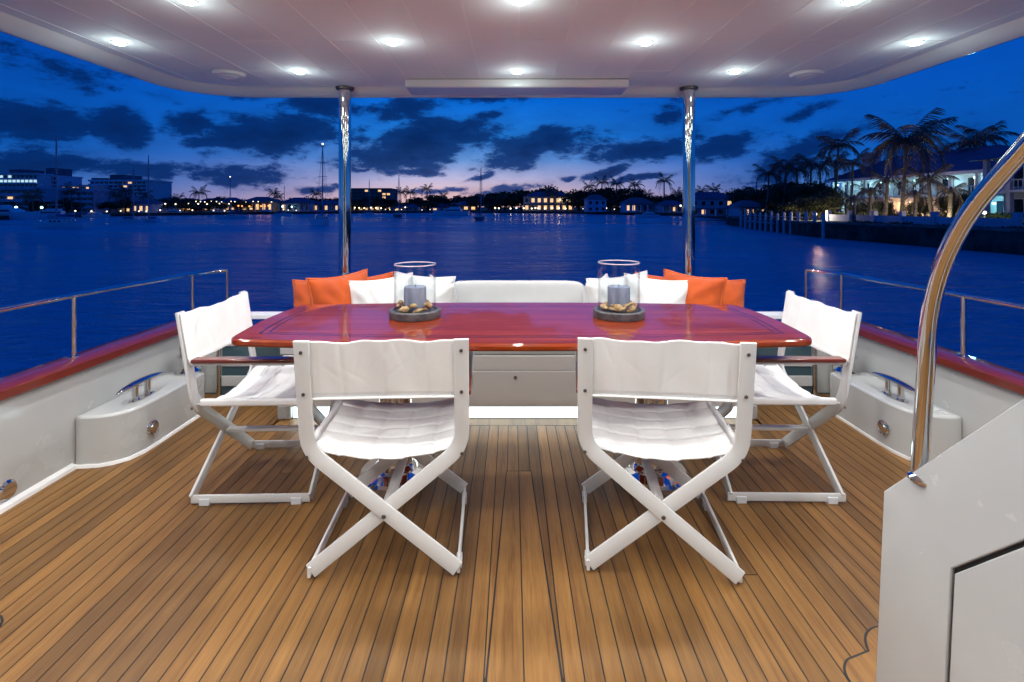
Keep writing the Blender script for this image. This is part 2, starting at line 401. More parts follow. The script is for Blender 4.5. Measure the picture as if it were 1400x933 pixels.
# ------------------------------------------------------------------ BULWARKS, cap rails
def bulwark(s, side):
    root = empty('bulwark', (s*2.13, 0, 0), f'white gelcoat bulwark with varnished cap rail along the {side} edge of the deck', 'bulwark')
    w = MB(); w.box(0 if s > 0 else -.13, .13 if s > 0 else 0, -1.3, 3.62, -.1, .462); w.build('wall_panel', M['gel'], root)
    # glossy cove at the foot
    c = MB().sweep([(0, -1.3, .012), (0, 2.44, .012)], [(-.014, -.012), (.014, -.012), (.012, .004), (-.002, .016), (-.012, .016)], up=(0, 0, 1)).build('cove', M['trim'], root, loc=(-s*.006, 0, 0))
    h = MB(); h.box(-.13 if s < 0 else .002, -.002 if s < 0 else .13, -6, 3.6, -2.6, -.101); h.build('hull_side', M['gel'], root)
    pr = [(-.085, 0), (-.082, .034), (-.062, .043), (.066, .043), (.083, .034), (.087, 0), (.08, -.004), (-.08, -.004)]
    ys = [-1.3, -.2, .9, 2.0, 3.0, 3.5]
    path = [(s*(.055 - .012*max(0, y-2)), y, .466) for y in ys]
    o = MB().sweep(path, pr, up=(0, 0, 1)).build('cap_rail', M['varnish_y'], root, smooth_angle=40)
    d = MB().lathe([(0, .006), (.032, .006), (.04, 0), (.045, -.004)], 24).build('drain_cover', M['chrome'], root, smooth_angle=35)
    d.location = (-s*.002, 2.13, .07); d.rotation_euler = (0, -s*R(90), 0)
    return root
bulwark(-1, 'left'); bulwark(1, 'right')
# aft coaming (transom) left and right of the sofa, with gates
transom = empty('transom', (0, 3.55, 0), 'white transom wall closing the deck aft, behind the sofa', 'transom')
MB().box(-2.13, -1.98, -.1, .05, -.1, .49).build('corner_block', M['gel'], transom, bevel=.01)
MB().box(1.98, 2.13, -.1, .05, -.1, .49).build('corner_block', M['gel'], transom, bevel=.01)
MB().box(-1.35, 1.35, -.02, .17, -.1, .50).build('centre_wall', M['gel'], transom, bevel=.012)
MB().box(-2.26, 2.26, .171, .25, -2.6, .30).build('stern_plate', M['gel'], transom)
for s in (-1, 1):
    x0, x1 = sorted((s*1.36, s*1.97))
    MB().box(x0, x1, .06, .17, .455, .49).build('coaming_cap', M['trim'], transom, bevel=.006)

# side moulding boxes with rounded corner
def side_box(s, side):
    root = empty('mooring_locker', (s*2.0, 2.8, 0), f'low white moulded locker box built against the {side} bulwark', 'locker')
    out = [(2.13, 2.452), (2.10, 2.452), (2.02, 2.462), (1.97, 2.485), (1.925, 2.53), (1.905, 2.60), (1.9, 2.70), (1.9, 3.12), (2.13, 3.12)]
    pts = [(s*x - s*2.0, y-2.8) for x, y in out]
    if s < 0: pts.reverse()
    pts = [(p[0], p[1]) for p in pts]
    o = MB().prism(pts[::-1], 0.001, .245).build('body', M['gel'], root, bevel=.012)
    lip = [(s*x-s*2.0, y-2.8, .008) for x, y in out[:-1]]
    MB().sweep(lip, [(-.006, -.007), (.012, -.007), (.008, .006), (-.006, .008)] , up=(0, 0, 1)).build('toe_strip', M['trim'], root)
    d = MB().lathe([(0, .012), (.022, .012), (.028, .009), (.03, .012), (.036, .008), (.038, 0)], 28).build('fill_cap', M['chrome'], root, smooth_angle=30)
    d.location = (-s*2.0+s*1.899, 2.66-2.8, .105); d.rotation_euler = (0, -s*R(90), 0)
side_box(-1, 'left'); side_box(1, 'right')

def cleat(s, side):
    root = empty('mooring_cleat', (s*1.985, 2.70, .245), f'polished steel mooring cleat on the {side} white locker box', 'cleat', 'mooring cleats on the lockers')
    MB().prism([(.028*math.cos(a)*1, .085*math.sin(a)) for a in [2*math.pi*i/28 for i in range(28)]], 0, .005).build('base_plate', M['chrome'], root, smooth_angle=30)
    for y in (-.045, .045):
        MB().lathe([(.022, .005), (.015, .012), (.0145, .07), (.018, .078)], 18, (0, y, 0)).build('post', M['chrome'], root, smooth_angle=40)
    path = [(0, y, .088-.0) for y in (-.17, -.15, -.11, -.06, 0, .06, .11, .15, .17)]
    path = [(0, p[1], .092-.5*p[1]**2) for p in path]
    MB().sweep(path, [(.022*math.cos(a), .012*math.sin(a)) for a in [2*math.pi*i/14 for i in range(14)]], up=(0, 0, 1), scales=[.35, .6, .85, 1, 1.05, 1, .85, .6, .35]).build('horn', M['chrome'], root, smooth_angle=50)
cleat(-1, 'left'); cleat(1, 'right')
def bollard(s, side):
    root = empty('fairlead', (s*2.0, 3.27-.16, .245), f'round chrome mooring fairlead at the aft end of the {side} locker box', 'fairlead', 'fairleads on the lockers')
    MB().lathe([(0, 0), (.068, 0), (.07, .012), (.055, .022), (.05, .03), (.045, .034), (.04, .07), (.043, .085), (.058, .095), (.058, .105), (.03, .112), (0, .113)], 32).build('drum', M['chrome'], root, smooth_angle=35)
    arch = [(-.045, 0, .10)]+[(-.045*math.cos(a), 0, .12+.085*math.sin(a)) for a in [math.pi*i/10 for i in range(11)]]+[(.045, 0, .10)]
    MB().tube(arch, .009, 10).build('bow', M['chrome'], root, smooth_angle=50)
bollard(-1, 'left'); bollard(1, 'right')

# stern gates
def gate(s, side):
    cx = s*1.67
    root = empty('transom_gate', (cx, 3.36, 0), f'white and smoked glass gate between the {side} locker and the sofa', 'gate')
    for x, nm in ((-.285, 'post'), (.285, 'post')):
        MB().tube([(x, 0, 0), (x, 0, .40)], .016, 12).build(nm, M['chrome'], root, smooth_angle=40)
    z = [(.075, .142), (.205, .268), (.338, .365)]
    for a, b in z: MB().box(-.265, .265, -.012, .012, a, b).build('rail', M['vinyl'], root, bevel=.004)
    for a, b in ((.004, .072), (.145, .202), (.271, .335)): MB().box(-.262, .262, -.004, .004, a, b).build('glass_panel', M['tint'], root)
    o = MB().lathe([(0, .014), (.012, .014), (.02, .006), (.022, 0)], 18).build('latch', M['chrome'], root, smooth_angle=35); o.location = (s*-.02, -.013, .11); o.rotation_euler = (R(90), 0, 0)
    MB().tube([(s*-.1, -.02, .24), (s*-.1, -.045, .24), (s*.06, -.045, .24), (s*.06, -.02, .24)], .006, 8).build('handle', M['chrome'], root, smooth_angle=50)
gate(-1, 'left'); gate(1, 'right')

# side guard rails
def guard(s, side):
    root = empty('guard_rail', (s*2.2, 2.5, .5), f'chrome guard rail with three posts on the {side} cap rail', 'railing')
    top = [(2.24, -.6, .31), (2.23, 1.2, .31), (2.20, 2.53, .31), (2.165, 3.1, .305), (2.155, 3.40, .303), (2.10, 3.54, .302), (2.035, 3.60, .302)]
    tp = [(s*x-s*2.2, y-2.5, z) for x, y, z in top]
    MB().tube(catmull(tp, 4), .0125, 12).build('top_rail', M['chrome'], root, smooth_angle=60)
    for (x, y) in ((2.23, .9), (2.20, 2.53), (2.155, 3.40), (2.035, 3.60)):
        MB().tube([(s*x-s*2.2, y-2.5, -.02), (s*x-s*2.2, y-2.5, .303)], .0125, 12).build('post', M['chrome'], root, smooth_angle=60)
        MB().lathe([(.026, .009), (.026, .013), (.013, .018)], 16, (s*x-s*2.2, y-2.5, 0)).build('flange', M['chrome'], root, smooth_angle=40)
guard(-1, 'left'); guard(1, 'right')

# ------------------------------------------------------------------ HARDTOP / ceiling
HT = 2.10
hard = empty('hardtop', (0, 0, HT), 'white panelled hardtop ceiling over the aft deck', 'ceiling')
hard['label'] = 'panelled white hardtop ceiling spanning the whole aft deck'
def ht_outline(inset):
    W, A, r = 2.39-inset, 3.78-inset, .62-inset
    pts = [(-W, -1.3)]
    L = []
    for i in range(15):
        a = R(180-90*i/14); 
        ex = 2.35
        c, sn = abs(math.cos(a)), math.sin(a)
        L.append((-W+r*1.0 - r*1.0*(c**(2/ex)), A-r*.85+r*.85*(sn**(2/ex))))
    pts += L
    return pts + [(-x, y) for x, y in reversed(pts)]
o0, o1, o2, o3 = ht_outline(0), ht_outline(.02), ht_outline(.035), ht_outline(.125)
rm = MB(); n = len(o0)
rings = [(ht_outline(.06), .24), (o0, .17), (o0, -.035), (o1, -.05), (o2, -.05), (ht_outline(.06), -.035), (o3, .001), (ht_outline(.135), .02)]
for pts, z in rings: rm.v += [(x, y, z) for x, y in pts]
for k in range(len(rings)-1):
    for i in range(n-1): rm.f.append((k*n+i, k*n+i+1, (k+1)*n+i+1, (k+1)*n+i))
rm.build('rim', M['rim'], hard, smooth_angle=40)
MB().prism([(x, y) for x, y in reversed(ht_outline(.06))], .2385, .245).build('roof_skin', M['gel'], hard)
MB().prism([(x, y) for x, y in reversed(ht_outline(.11))], .004, .012).build('soffit', M['panel'], hard)
SW = .2415; XS = [-1.5*SW*0 + (k-9)*SW+0 for k in range(19)]
edges = [(-2.174 + k*SW) for k in range(19)]
tr = MB()
for k in range(18):
    xa, xb = edges[k], edges[k+1]
    off = 0 if k % 2 == 0 else .59
    cuts = [-1.28] + [c for c in (3.20-off-1.18*j for j in range(4, -1, -1)) if c > -1.2] + [3.60 if 1 <= k <= 16 else 3.42]
    for a, b in zip(cuts, cuts[1:]):
        MB().box(xa+.003, xb-.003, a+.003, b-.003, -.0005, .0045).build('ceiling_panel', M['panel'], hard)
    for c in cuts[1:-1]: tr.box(xa+.001, xb-.001, c-.0028, c+.0028, -.0022, .003)
for k in range(19): tr.box(edges[k]-.0028, edges[k]+.0028, -1.28, 3.60 if 1 <= k <= 17 else 3.42, -.0024, .003)
tr.box(-1.93, 1.93, 3.597, 3.603, -.0022, .003)
o = tr.build('batten', M['trim'], hard); o['kind'] = 'stuff'
MB().box(-.742, .745, 3.38, 3.625, -.06, -.0035).build('awning_box', M['rim'], hard, bevel=.012)

# downlights
def make_light():
    root = empty('ceiling_light', (0, 0, HT-.002))
    MB().lathe([(.0, -.013), (.022, -.012), (.028, -.009), (.029, -.002)], 24).build('lens', M['lamp'], root, smooth_angle=50)
    MB().lathe([(.029, -.0015), (.030, -.006), (.037, -.006), (.040, .0)], 28).build('bezel', M['trim'], root, smooth_angle=40)
    ld = bpy.data.lights.new('bulb', 'SPOT'); ld.energy = 27.5; ld.spot_size = R(150); ld.spot_blend = .6; ld.shadow_soft_size = .035; ld.color = (1, .985, .95)
    l = bpy.data.objects.new('bulb', ld); COL.objects.link(l); l.parent = root; l.location = (0, 0, -.055)
    ld = bpy.data.lights.new('ceiling_fill', 'POINT'); ld.energy = .62; ld.shadow_soft_size = .03; ld.color = (.84, 1, .98)  # unseen fill lamp hung below the fitting, added to brighten the ceiling
    l = bpy.data.objects.new('ceiling_fill', ld); COL.objects.link(l); l.parent = root; l.location = (0, 0, -.10)
    return root
proto = make_light(); first = True
lights = []
for (y, xs) in ((3.2, (-1.36, 0, 1.36)), (2.63, (-2.05, -.645, .655, 2.04)), (2.1, (-1.36, 0, 1.36))):
    for x in xs: lights.append((x, y))
for (y, xs) in ((1.45, (-2.05, -.65, .65, 2.05)), (.85, (-1.36, 0, 1.36)), (.1, (-2.05, -.65, .65, 2.05)), (-.6, (-1.36, 0, 1.36))):
    for x in xs: lights.append((x, y))
LN = {(-1.36, 3.2): 'aft row ceiling downlight beside the top of the left chrome pole', (0, 3.2): 'aft row ceiling downlight in the middle, over the awning box',
      (1.36, 3.2): 'aft row ceiling downlight beside the top of the right chrome pole', (-2.05, 2.63): 'ceiling downlight nearest the left edge of the hardtop',
      (-.645, 2.63): 'ceiling downlight over the left half of the table, between the chrome poles', (.655, 2.63): 'ceiling downlight over the right half of the table, between the chrome poles',
      (2.04, 2.63): 'ceiling downlight nearest the right edge of the hardtop', (0, 2.1): 'ceiling downlight at the top centre of the view, half cut by the frame',
      (1.36, 2.1): 'ceiling downlight at the top right of the view, cut by the frame'}
for (x, y) in lights:
    o = proto if first else copy_tree(proto); first = False
    o.location = (x, y, HT-.004)
    tag(o, LN.get((x, y), 'recessed ceiling downlight in the forward rows, out of the view'), 'light', 'recessed downlights in the hardtop ceiling')
# round ceiling speakers
def speaker(x, y, side):
    root = empty('ceiling_speaker', (x, y, HT-.003), f'round white ceiling speaker near the {side} corner of the hardtop', 'speaker', 'ceiling speakers')
    MB().lathe([(.062, -.014), (.07, -.02), (.09, -.018), (.098, -.006), (.1, 0)], 40).build('ring', M['panel'], root, smooth_angle=40)
    MB().lathe([(0, -.026), (.03, -.025), (.055, -.018), (.062, -.012)], 32).build('grille', M['trim'], root, smooth_angle=60)
speaker(-1.83, 3.25, 'left'); speaker(1.84, 3.25, 'right')
# chrome poles
def pole(x, side):
    root = empty('support_pole', (x, 3.57+.07, .5), f'{side} polished steel pole holding up the hardtop behind the sofa', 'pole', 'poles holding the hardtop')
    MB().lathe([(.0425, 0), (.0425, 1.598)], 40).build('tube', M['chrome'], root, smooth_angle=60)
    MB().lathe([(.0435, 1.575), (.062, 1.582), (.064, 1.594), (.064, 1.597)], 40).build('collar', M['screw'], root, smooth_angle=30)
    MB().lathe([(.07, .0), (.07, .008), (.045, .016)], 40).build('foot_flange', M['chrome'], root, smooth_angle=30)
pole(-1.22, 'left'); pole(1.225, 'right')

# ------------------------------------------------------------------ stair panel + handrail (right foreground)
stair = empty('stair', (.9, 1.2, 0), 'white moulded stair side panel with inset hatch at the right foreground', 'stairs')
X = .9
prof = [(1.315, 0), (1.284, .536), (.932, .901), (.60, 1.245), (-.25, 2.09), (-.25, 0)]
def side_prism(pts, x0, x1):
    b = MB(); k = len(pts)
    b.v = [(x0, p[0], p[1]) for p in pts] + [(x1, p[0], p[1]) for p in pts]
    b.f = [tuple(reversed(range(k))), tuple(range(k, 2*k))] + [(i, (i+1) % k, k+(i+1) % k, k+i) for i in range(k)]
    return b
stp = [(p[0]-1.2, p[1]+.001) for p in prof]
side_prism(stp, .008, .05).build('side_panel', M['gel'], stair, bevel=.006)
# aft return and raised border around the hatch recess
hat = [(1.105, .0), (1.078, .474), (.2, 1.40), (.2, 0)]
def grow(pts, d): return [(pts[0][0]+d, pts[0][1]), (pts[1][0]+d, pts[1][1]+d*.42), (pts[2][0]-d, pts[2][1]+d*1.4), (pts[3][0]-d, pts[3][1])]
hp = [(p[0]-1.2, p[1]+.004) for p in hat]; go = [(p[0]-1.2, p[1]+.004) for p in grow(hat, .009)]
# panel skin pieces round the hatch: fore-top, aft strip
side_prism([stp[0], stp[1], stp[2], stp[3], stp[4], (stp[4][0], go[2][1]), go[2], go[1], go[0]], -.0, .0078).build('skin', M['gel'], stair, bevel=.0025)
side_prism(hp, -.001, .0078).build('hatch', M['gel'], stair, bevel=.003)
side_prism(go, .0075, .0079).build('hatch_gasket', M['rubber'], stair)
for k in range(4):
    y1 = 1.19-.2*k; z = .2+.2*k
    MB().box(.055, .62, y1-.25-1.2, y1-1.2, z-.03, z).build('tread', M['teak'], stair)
MB().box(.62, .66, -1.5, .02, 0, .7).build('outer_wall', M['gel'], stair)
hr = empty('handrail', (.9, 1.17, .6), 'curved chrome stair handrail rising from the white stair panel', 'handrail')
path = [(0, 1.197, .62), (0, 1.190, .72), (0, 1.182, .82), (0, 1.169, .988), (0, 1.155, 1.09), (0, 1.125, 1.174), (0, 1.07, 1.247), (0, 1.011, 1.312), (0, .932, 1.40), (0, .5, 1.83), (0, .24, 2.09)]
MB().tube([(.02, p.y-1.17, p.z-.6) for p in bend([(0, 1.197, .62), (0, 1.157, 1.149), (0, .24, 2.09)], {1: .20}, 18)], .0175, 20).build('tube', M['chrome'], hr, smooth_angle=70)
MB().lathe([(.034, 0), (.034, .006), (.02, .012)], 24, (.02, .008, .02)).build('flange', M['chrome'], hr, smooth_angle=30)

# saloon bulkhead behind the camera
sal = empty('saloon_bulkhead', (0, -1.35, 0), 'white saloon wall with sliding glass doors behind the viewpoint', 'wall')
MB().box(-2.3, -1.0, -.05, .04, -.1, 2.3).box(1.0, 2.3, -.05, .04, -.1, 2.3).box(-1, 1, -.05, .04, 1.95, 2.3).build('wall_panel', M['gel'], sal)
MB().box(-.98, -.01, -.02, 0, .02, 1.94).build('door', M['tint'], sal); MB().box(.01, .98, -.02, 0, .02, 1.94).build('door', M['tint'], sal)

# ------------------------------------------------------------------ TABLE
table = empty('dining_table', (.005, 2.278, 0), 'long varnished mahogany dining table with inlaid dark border lines', 'table')
def t_outline(inset=0, r=.07):
    hx = 1.125-inset
    pts = []
    def fy(x): return (.41-inset)-.075*(x/1.15)**2
    def fx(y): return hx+.03*(1-(y/.34)**2)
    N = 22
    yc = fy(hx)
    for i in range(N+1): x = -hx+r+(2*hx-2*r)*i/N; pts.append((x, -fy(x)))
    def corner(cx, cy, a0):
        for i in range(1, 6): a = R(a0+90*i/6); pts.append((cx+r*math.cos(a), cy+r*math.sin(a)))
    yr = fy(hx-r)
    corner(hx-r, -yr+r, 270)
    for i in range(9): y = -yr+r+(2*yr-2*r)*i/8; pts.append((hx+.018*math.sin(math.pi*i/8), y))
    corner(hx-r, yr-r, 0)
    for i in range(N+1): x = hx-r-(2*hx-2*r)*i/N; pts.append((x, fy(x)))
    corner(-hx+r, yr-r, 90)
    for i in range(9): y = yr-r-(2*yr-2*r)*i/8; pts.append((-hx-.018*math.sin(math.pi*i/8), y))
    corner(-hx+r, -yr+r, 180)
    return pts
T0 = t_outline()
MB().prism(T0, .72, .7482).build('tabletop', M['varnish'], table, bevel=.009)
# top surface: border ring, inlay line ring, boards
def ring(a, b, z0, z1):
    m = MB(); n = len(a)
    for pts, z in ((a, z0), (a, z1), (b, z1), (b, z0)): m.v += [(x, y, z) for x, y in pts]
    for k in range(4):
        for i in range(n): j = (i+1) % n; k2 = (k+1) % 4; m.f.append((k*n+i, k*n+j, k2*n+j, k2*n+i))
    return m
def scaled(off): return t_outline(off, max(.02, .07-off*.6))
ring(scaled(.0105), scaled(.085), .7480, .7500).build('border', M['varnish'], table)
ring(scaled(.086), scaled(.093), .7480, .74985).build('inlay', M['inlay'], table)
ring(scaled(.094), scaled(.113), .7480, .7500).build('border', M['varnish'], table)
ring(scaled(.114), scaled(.119), .7480, .74985).build('inlay', M['inlay'], table)
inner = scaled(.120)
ymin = min(p[1] for p in inner); ymax = max(p[1] for p in inner); NB = 6; bh = (ymax-ymin)/NB
import bmesh
for k in range(NB):
    ya, yb = ymin+k*bh+.0007, ymin+(k+1)*bh-.0007
    bm = bmesh.new(); vs = [bm.verts.new((x, y, .75)) for x, y in inner]; bm.faces.new(vs)
    for (co, no) in (((0, ya, 0), (0, -1, 0)), ((0, yb, 0), (0, 1, 0))):
        bmesh.ops.bisect_plane(bm, geom=bm.verts[:]+bm.edges[:]+bm.faces[:], plane_co=co, plane_no=no, clear_outer=True)
    ex = bmesh.ops.extrude_face_region(bm, geom=bm.faces[:])
    for v in [e for e in ex['geom'] if isinstance(e, bmesh.types.BMVert)]: v.co.z = .748
    bmesh.ops.recalc_face_normals(bm, faces=bm.faces)
    me = bpy.data.meshes.new('board'); bm.to_mesh(me); bm.free(); me.materials.append(M['varnish']); add('board', me, table)
for x in (-.57, .60):
    ped = MB().lathe([(.168, 0), (.168, .012), (.165, .04), (.155, .052), (.10, .062), (.092, .075), (.078, .085), (.074, .10), (.074, .66), (.09, .69), (.16, .70), (.16, .7195)], 48)
    ped.build('pedestal', M['chrome'], table, smooth_angle=30, loc=(x, .07, 0))

# ------------------------------------------------------------------ CHAIRS
def make_chair():
    root = empty('directors_chair', (0, 0, 0))
    W = .260; F = .246; J = .415; B = -.24; TH = .012
    prof_post = rrect(.050, TH, .003)
    # back straps: post + diagonal
    for s in (-1, 1):
        off = -.007 if s < 0 else .007
        pts = [(s*W, B-.048, .812), (s*W, B+.016, J+.012), (-s*F, B+off, .026)]
        pts = bend(pts, {1: .062}, 9)
        MB().sweep(pts, prof_post, up=(0, -1, .08)).build('leg', M['paint'], root, smooth_angle=35)
        o2 = .007 if s < 0 else -.007
        pts = [(s*W, -B-.01, .60), (s*W, -B-.01, J+.012), (-s*F, -B+o2, .026)]
        MB().sweep(bend(pts, {1: .062}, 9), prof_post, up=(0, 1, 0)).build('leg', M['paint'], root, smooth_angle=35)
        # floor bar with turned-up ends
        fb = [(s*(F-.045), B, .058), (s*F, B, .026), (s*(F+.004), B+.03, .020), (s*(F+.004), -B-.03, .020), (s*F, -B, .026), (s*(F-.045), -B, .058)]
        MB().sweep([(s*(F+.003), B-.006, .026), (s*(F+.003), -B+.006, .026)], rrect(.011, .034, .003), up=(0, 0, 1)).build('floor_bar', M['paint'], root, smooth_angle=35)
        for y in (B+.05, -B-.05):
            MB().box(s*(F+.003)-.010, s*(F+.003)+.010, y-.022, y+.022, 0, .030).build('glide', M['plastic'], root, bevel=.003)
        # seat rail and armrest
        MB().sweep([(s*(W-.006), B+.035, .432), (s*(W-.006), -B-.02, .432)], rrect(.014, .022, .003), up=(0, 0, 1)).build('seat_rail', M['paint'], root, smooth_angle=35)
        MB().sweep([(s*(W+.004), B+.006, .598), (s*(W+.004), -B, .598)], rrect(.03, .010, .003), up=(0, 0, 1)).build('arm_bracket', M['paint'], root, smooth_angle=35)
        MB().box(s*(W+.006)-.024, s*(W+.006)+.024, B+.012, -B+.015, .604, .620).build('armrest', M['varnish_y'], root, bevel=.005)
        for (y, z, dy) in ((-.224-.348*.166-.001, .775, 0), (-.224-.203*.166-.001, .63, 0), (B+.011, J-.006, 0)):
            sc_ = MB().lathe([(0, .003), (.005, .002), (.0062, 0)], 12).build('screw', M['screw'], root, smooth_angle=30)
            sc_.location = (s*W, y-.0085-(.004 if s > 0 and False else 0), z); sc_.rotation_euler = (R(90), 0, 0)
    sc_ = MB().lathe([(0, .004), (.006, .003), (.008, 0)], 12).build('screw', M['screw'], root, smooth_angle=30)
    sc_.location = (0, B-.0145, .212); sc_.rotation_euler = (R(90), 0, 0)
    MB().sweep([(0, B+.012, .212), (0, -B-.012, .212)], rrect(.038, .014, .003), up=(0, 0, 1)).build('stretcher', M['paint'], root, smooth_angle=35)
    # seat sling: double sided thick canvas with quilt lines
    def seat(u, v):
        x = (u-.5)*2*(W+.004); y = B+.045+v*(-B*2-.075)
        sag = (.040-.008*v)*(1-(2*u-1)**2)**1.1
        q = 0
        for i in range(1, 6): q -= .0065*math.exp(-((v-i/6)/.012)**2)
        for i in range(1, 5): q -= .0035*math.exp(-((u-i/5)/.012)**2)
        q += .0016*math.sin(31*u+4*math.sin(7*v))*math.sin(math.pi*u)+.0015*math.sin(17*v+9*u)
        edge = .0
        return (x, y-.02*(1-v), .4465-.016*(1-v)-sag+q+edge)
    m = MB().grid(seat, 60, 60)
    o = m.build('seat', M['canvas'], root, smooth_angle=80); md = o.modifiers.new('solid', 'SOLIDIFY'); md.thickness = .005; md.offset = -1
    # wrap of the canvas over the rails
    for s in (-1, 1):
        MB().sweep([(s*(W+.0005), B+.044, .434), (s*(W+.0005), -B-.031, .434)], rrect(.024, .030, .009, 4), up=(0, 0, 1)).build('seat_hem', M['canvas'], root, smooth_angle=60)
    return root
def back_canvas(root, seed, folds):
    r = random.Random(seed); W = .280; ph = [r.uniform(0, 6.28) for _ in range(8)]
    wr = [(r.uniform(.1, .9), r.uniform(.3, .95), r.uniform(-.9, .9), r.uniform(.05, .12), r.uniform(.0008, .0022)) for _ in range(9)]
    def f(u, v):
        x = (u-.5)*2*W; z = .602+.206*v
        y = -.224-(z-.427)*.166+.013
        bow = .022*math.sin(math.pi*u)**.8
        fold = 0
        for i, c in enumerate(folds):
            fold += .0085*math.exp(-((u-c-.006*math.sin(3*v+ph[i % 8]))/.014)**2)*(1-.55*v if i % 2 else .55+.4*v)
        for (cu, cv, an, w, am) in wr:
            d = (u-cu)*2.4*math.cos(an)+(v-cv)*math.sin(an); e = -(u-cu)*2.4*math.sin(an)+(v-cv)*math.cos(an)
            fold += am*math.exp(-(d/.028)**2-(e/(w*3))**2)
        wav = .0028*math.sin(9*u+ph[0])*math.sin(math.pi*u)*(v)+.0014*math.sin(23*u+ph[1]+3*v)
        hem = -.0025 if v < .09 else 0
        z += (.0035*math.sin(11*u+ph[2])+.0022*math.sin(27*u+ph[3]))*v*min(1, 8*min(u, 1-u)) - .004*math.sin(math.pi*u)*v
        return (x, y+.55*fold*min(1, 12*min(u, 1-u))+wav-hem+.010*math.sin(math.pi*u), z)
    o = MB().grid(f, 110, 40).build('backrest', M['canvas'], root, smooth_angle=80)
    md = o.modifiers.new('solid', 'SOLIDIFY'); md.thickness = .004; md.offset = 0
    MB().sweep([(-.24, -.246, .6075), (0, -.236, .6045), (.24, -.246, .6075)], [(.006*math.cos(a), .0045*math.sin(a)) for a in [k*math.pi/5 for k in range(10)]]).build('hem', M['canvas'], root, smooth_angle=60)
chair = make_chair()
specs = [((-.474, 1.968, 0), R(2.8), 'white canvas director chair with its back to the viewer, left one in front', 3, [.25, .5, .75, .06, .94]),
         ((.503, 1.962, 0), R(-6.5), 'white canvas director chair with its back to the viewer, right one in front', 8, [.24, .49, .76, .05, .95]),
         ((-1.135, 2.40, 0), R(-88.5), 'white folding director chair at the left end of the table, facing right', 5, [.3, .7]),
         ((1.13, 2.41, 0), R(89), 'white folding director chair at the right end of the table, facing left', 6, [.35, .72])]
allc = [chair] + [copy_tree(chair) for _ in range(3)]
for o, (loc, rz, lab, sd, fo) in zip(allc, specs):
    o.location = loc; o.rotation_euler = (0, 0, rz); tag(o, lab, 'chair', 'director chairs round the table'); back_canvas(o, sd, fo)

# ------------------------------------------------------------------ SOFA
sofa = empty('sofa', (0, 3.2, 0), 'white built-in sofa bench with glowing toe kick behind the table', 'sofa')
MB().box(-1.36, 1.36, -.235, .28, .09, .2995).build('base_panel', M['basep'], sofa, bevel=.003)
MB().box(-1.36, 1.36, -.2345, .28, .302, .3875).build('upper_panel', M['basep'], sofa, bevel=.003)
MB().box(-1.41, -1.33, -.2, .28, .0, .088).build('end_block', M['gel'], sofa, bevel=.01); MB().box(1.33, 1.41, -.2, .28, .0, .088).build('end_block', M['gel'], sofa, bevel=.01)
MB().box(-1.325, 1.325, -.175, -.17, .004, .088).build('toe_light', M['led'], sofa)
for x in (-.012,):
    o = MB().lathe([(0, .004), (.008, .003), (.010, 0)], 14).build('button', M['screw'], sofa, smooth_angle=40); o.location = (x, -.2355, .262); o.rotation_euler = (R(90), 0, 0)
for a, b in ((-1.38, -.44), (-.436, .436), (.44, 1.38)):
    MB().box(a, b, -.233, .12, .389, .46).build('seat_cushion', M['vinyl'], sofa, bevel=.008)
def pad(w, h, d, puff=.02):
    def f(u, v):   # closed rounded box as superellipsoid
        th = (u-.5)*math.pi; ph_ = v*2*math.pi; e1, e2 = .22, .16
        sg = lambda a, e: math.copysign(abs(a)**e, a)
        return (w/2*sg(math.cos(th), e1)*sg(math.cos(ph_), e2), d/2*sg(math.cos(th), e1)*sg(math.sin(ph_), e2), h/2*sg(math.sin(th), e1))
    return MB().grid(f, 28, 64)
for (a, b, t_) in ((-1.34, -.452, .755), (-.444, .440, .766), (.449, 1.34, .755)):
    pad(b-a, t_-.455, .12).build('back_cushion', M['vinyl'], sofa, smooth_angle=80, loc=((a+b)/2, .155, (t_+.455)/2), rot=(R(-6), 0, 0))
MB().box(-1.36, 1.36, .24, .30, .386, .70).build('back_frame', M['gel'], sofa, bevel=.01)

# pillows
def pillow_mesh(name, w, seed, m, pipe):
    r = random.Random(seed); ph = [r.uniform(0, 6.28) for _ in range(6)]
    def edge(a, b):   # square with slightly concave sides and pointed corners
        return a*(1-.105*(1-b*b))*w/2
    def surf(sgn):
        def f(u, v):
            a, b = 2*u-1, 2*v-1
            x = edge(a, b); z = edge(b, a)
            t = max(0, (1-a*a))**.42*max(0, (1-b*b))**.42
            d = .10*t*(1+.08*math.sin(3*a+ph[0])*math.cos(2*b+ph[1]))
            rr = math.hypot(a, b); th = math.atan2(b, a)
            d += .008*math.sin(11*th+ph[2])*min(1, rr)**3*t + .005*math.sin(14*a+5*b+ph[3])*t*rr + .006*math.sin(6*b-9*a+ph[4])*t*rr*rr
            return (x, sgn*d, z+w/2)
        return f
    mb = MB(); mb.grid(surf(-1), 30, 30).grid(surf(1), 30, 30)
    me = mb.mesh(name, m, 80)
    loop = []
    for k in range(4*16):
        q, s = divmod(k, 16); t = -1+2*s/16
        a, b = [(t, -1), (1, t), (-t, 1), (-1, -t)][q]
        loop.append((edge(a, b), 0, edge(b, a)+w/2))
    pm = MB().tube(loop, .0065, 6, closed=True).mesh('piping', pipe, 60)
    return me, pm
PM = {k: (pillow_mesh('pillow', .40, 1+i, M[m], M[p])) for i, (k, m, p) in enumerate((('o', 'orange', 'orange_pipe'), ('w', 'wfab', 'white_pipe'), ('o2', 'orange', 'orange_pipe'), ('w2', 'wfab', 'white_pipe')))}
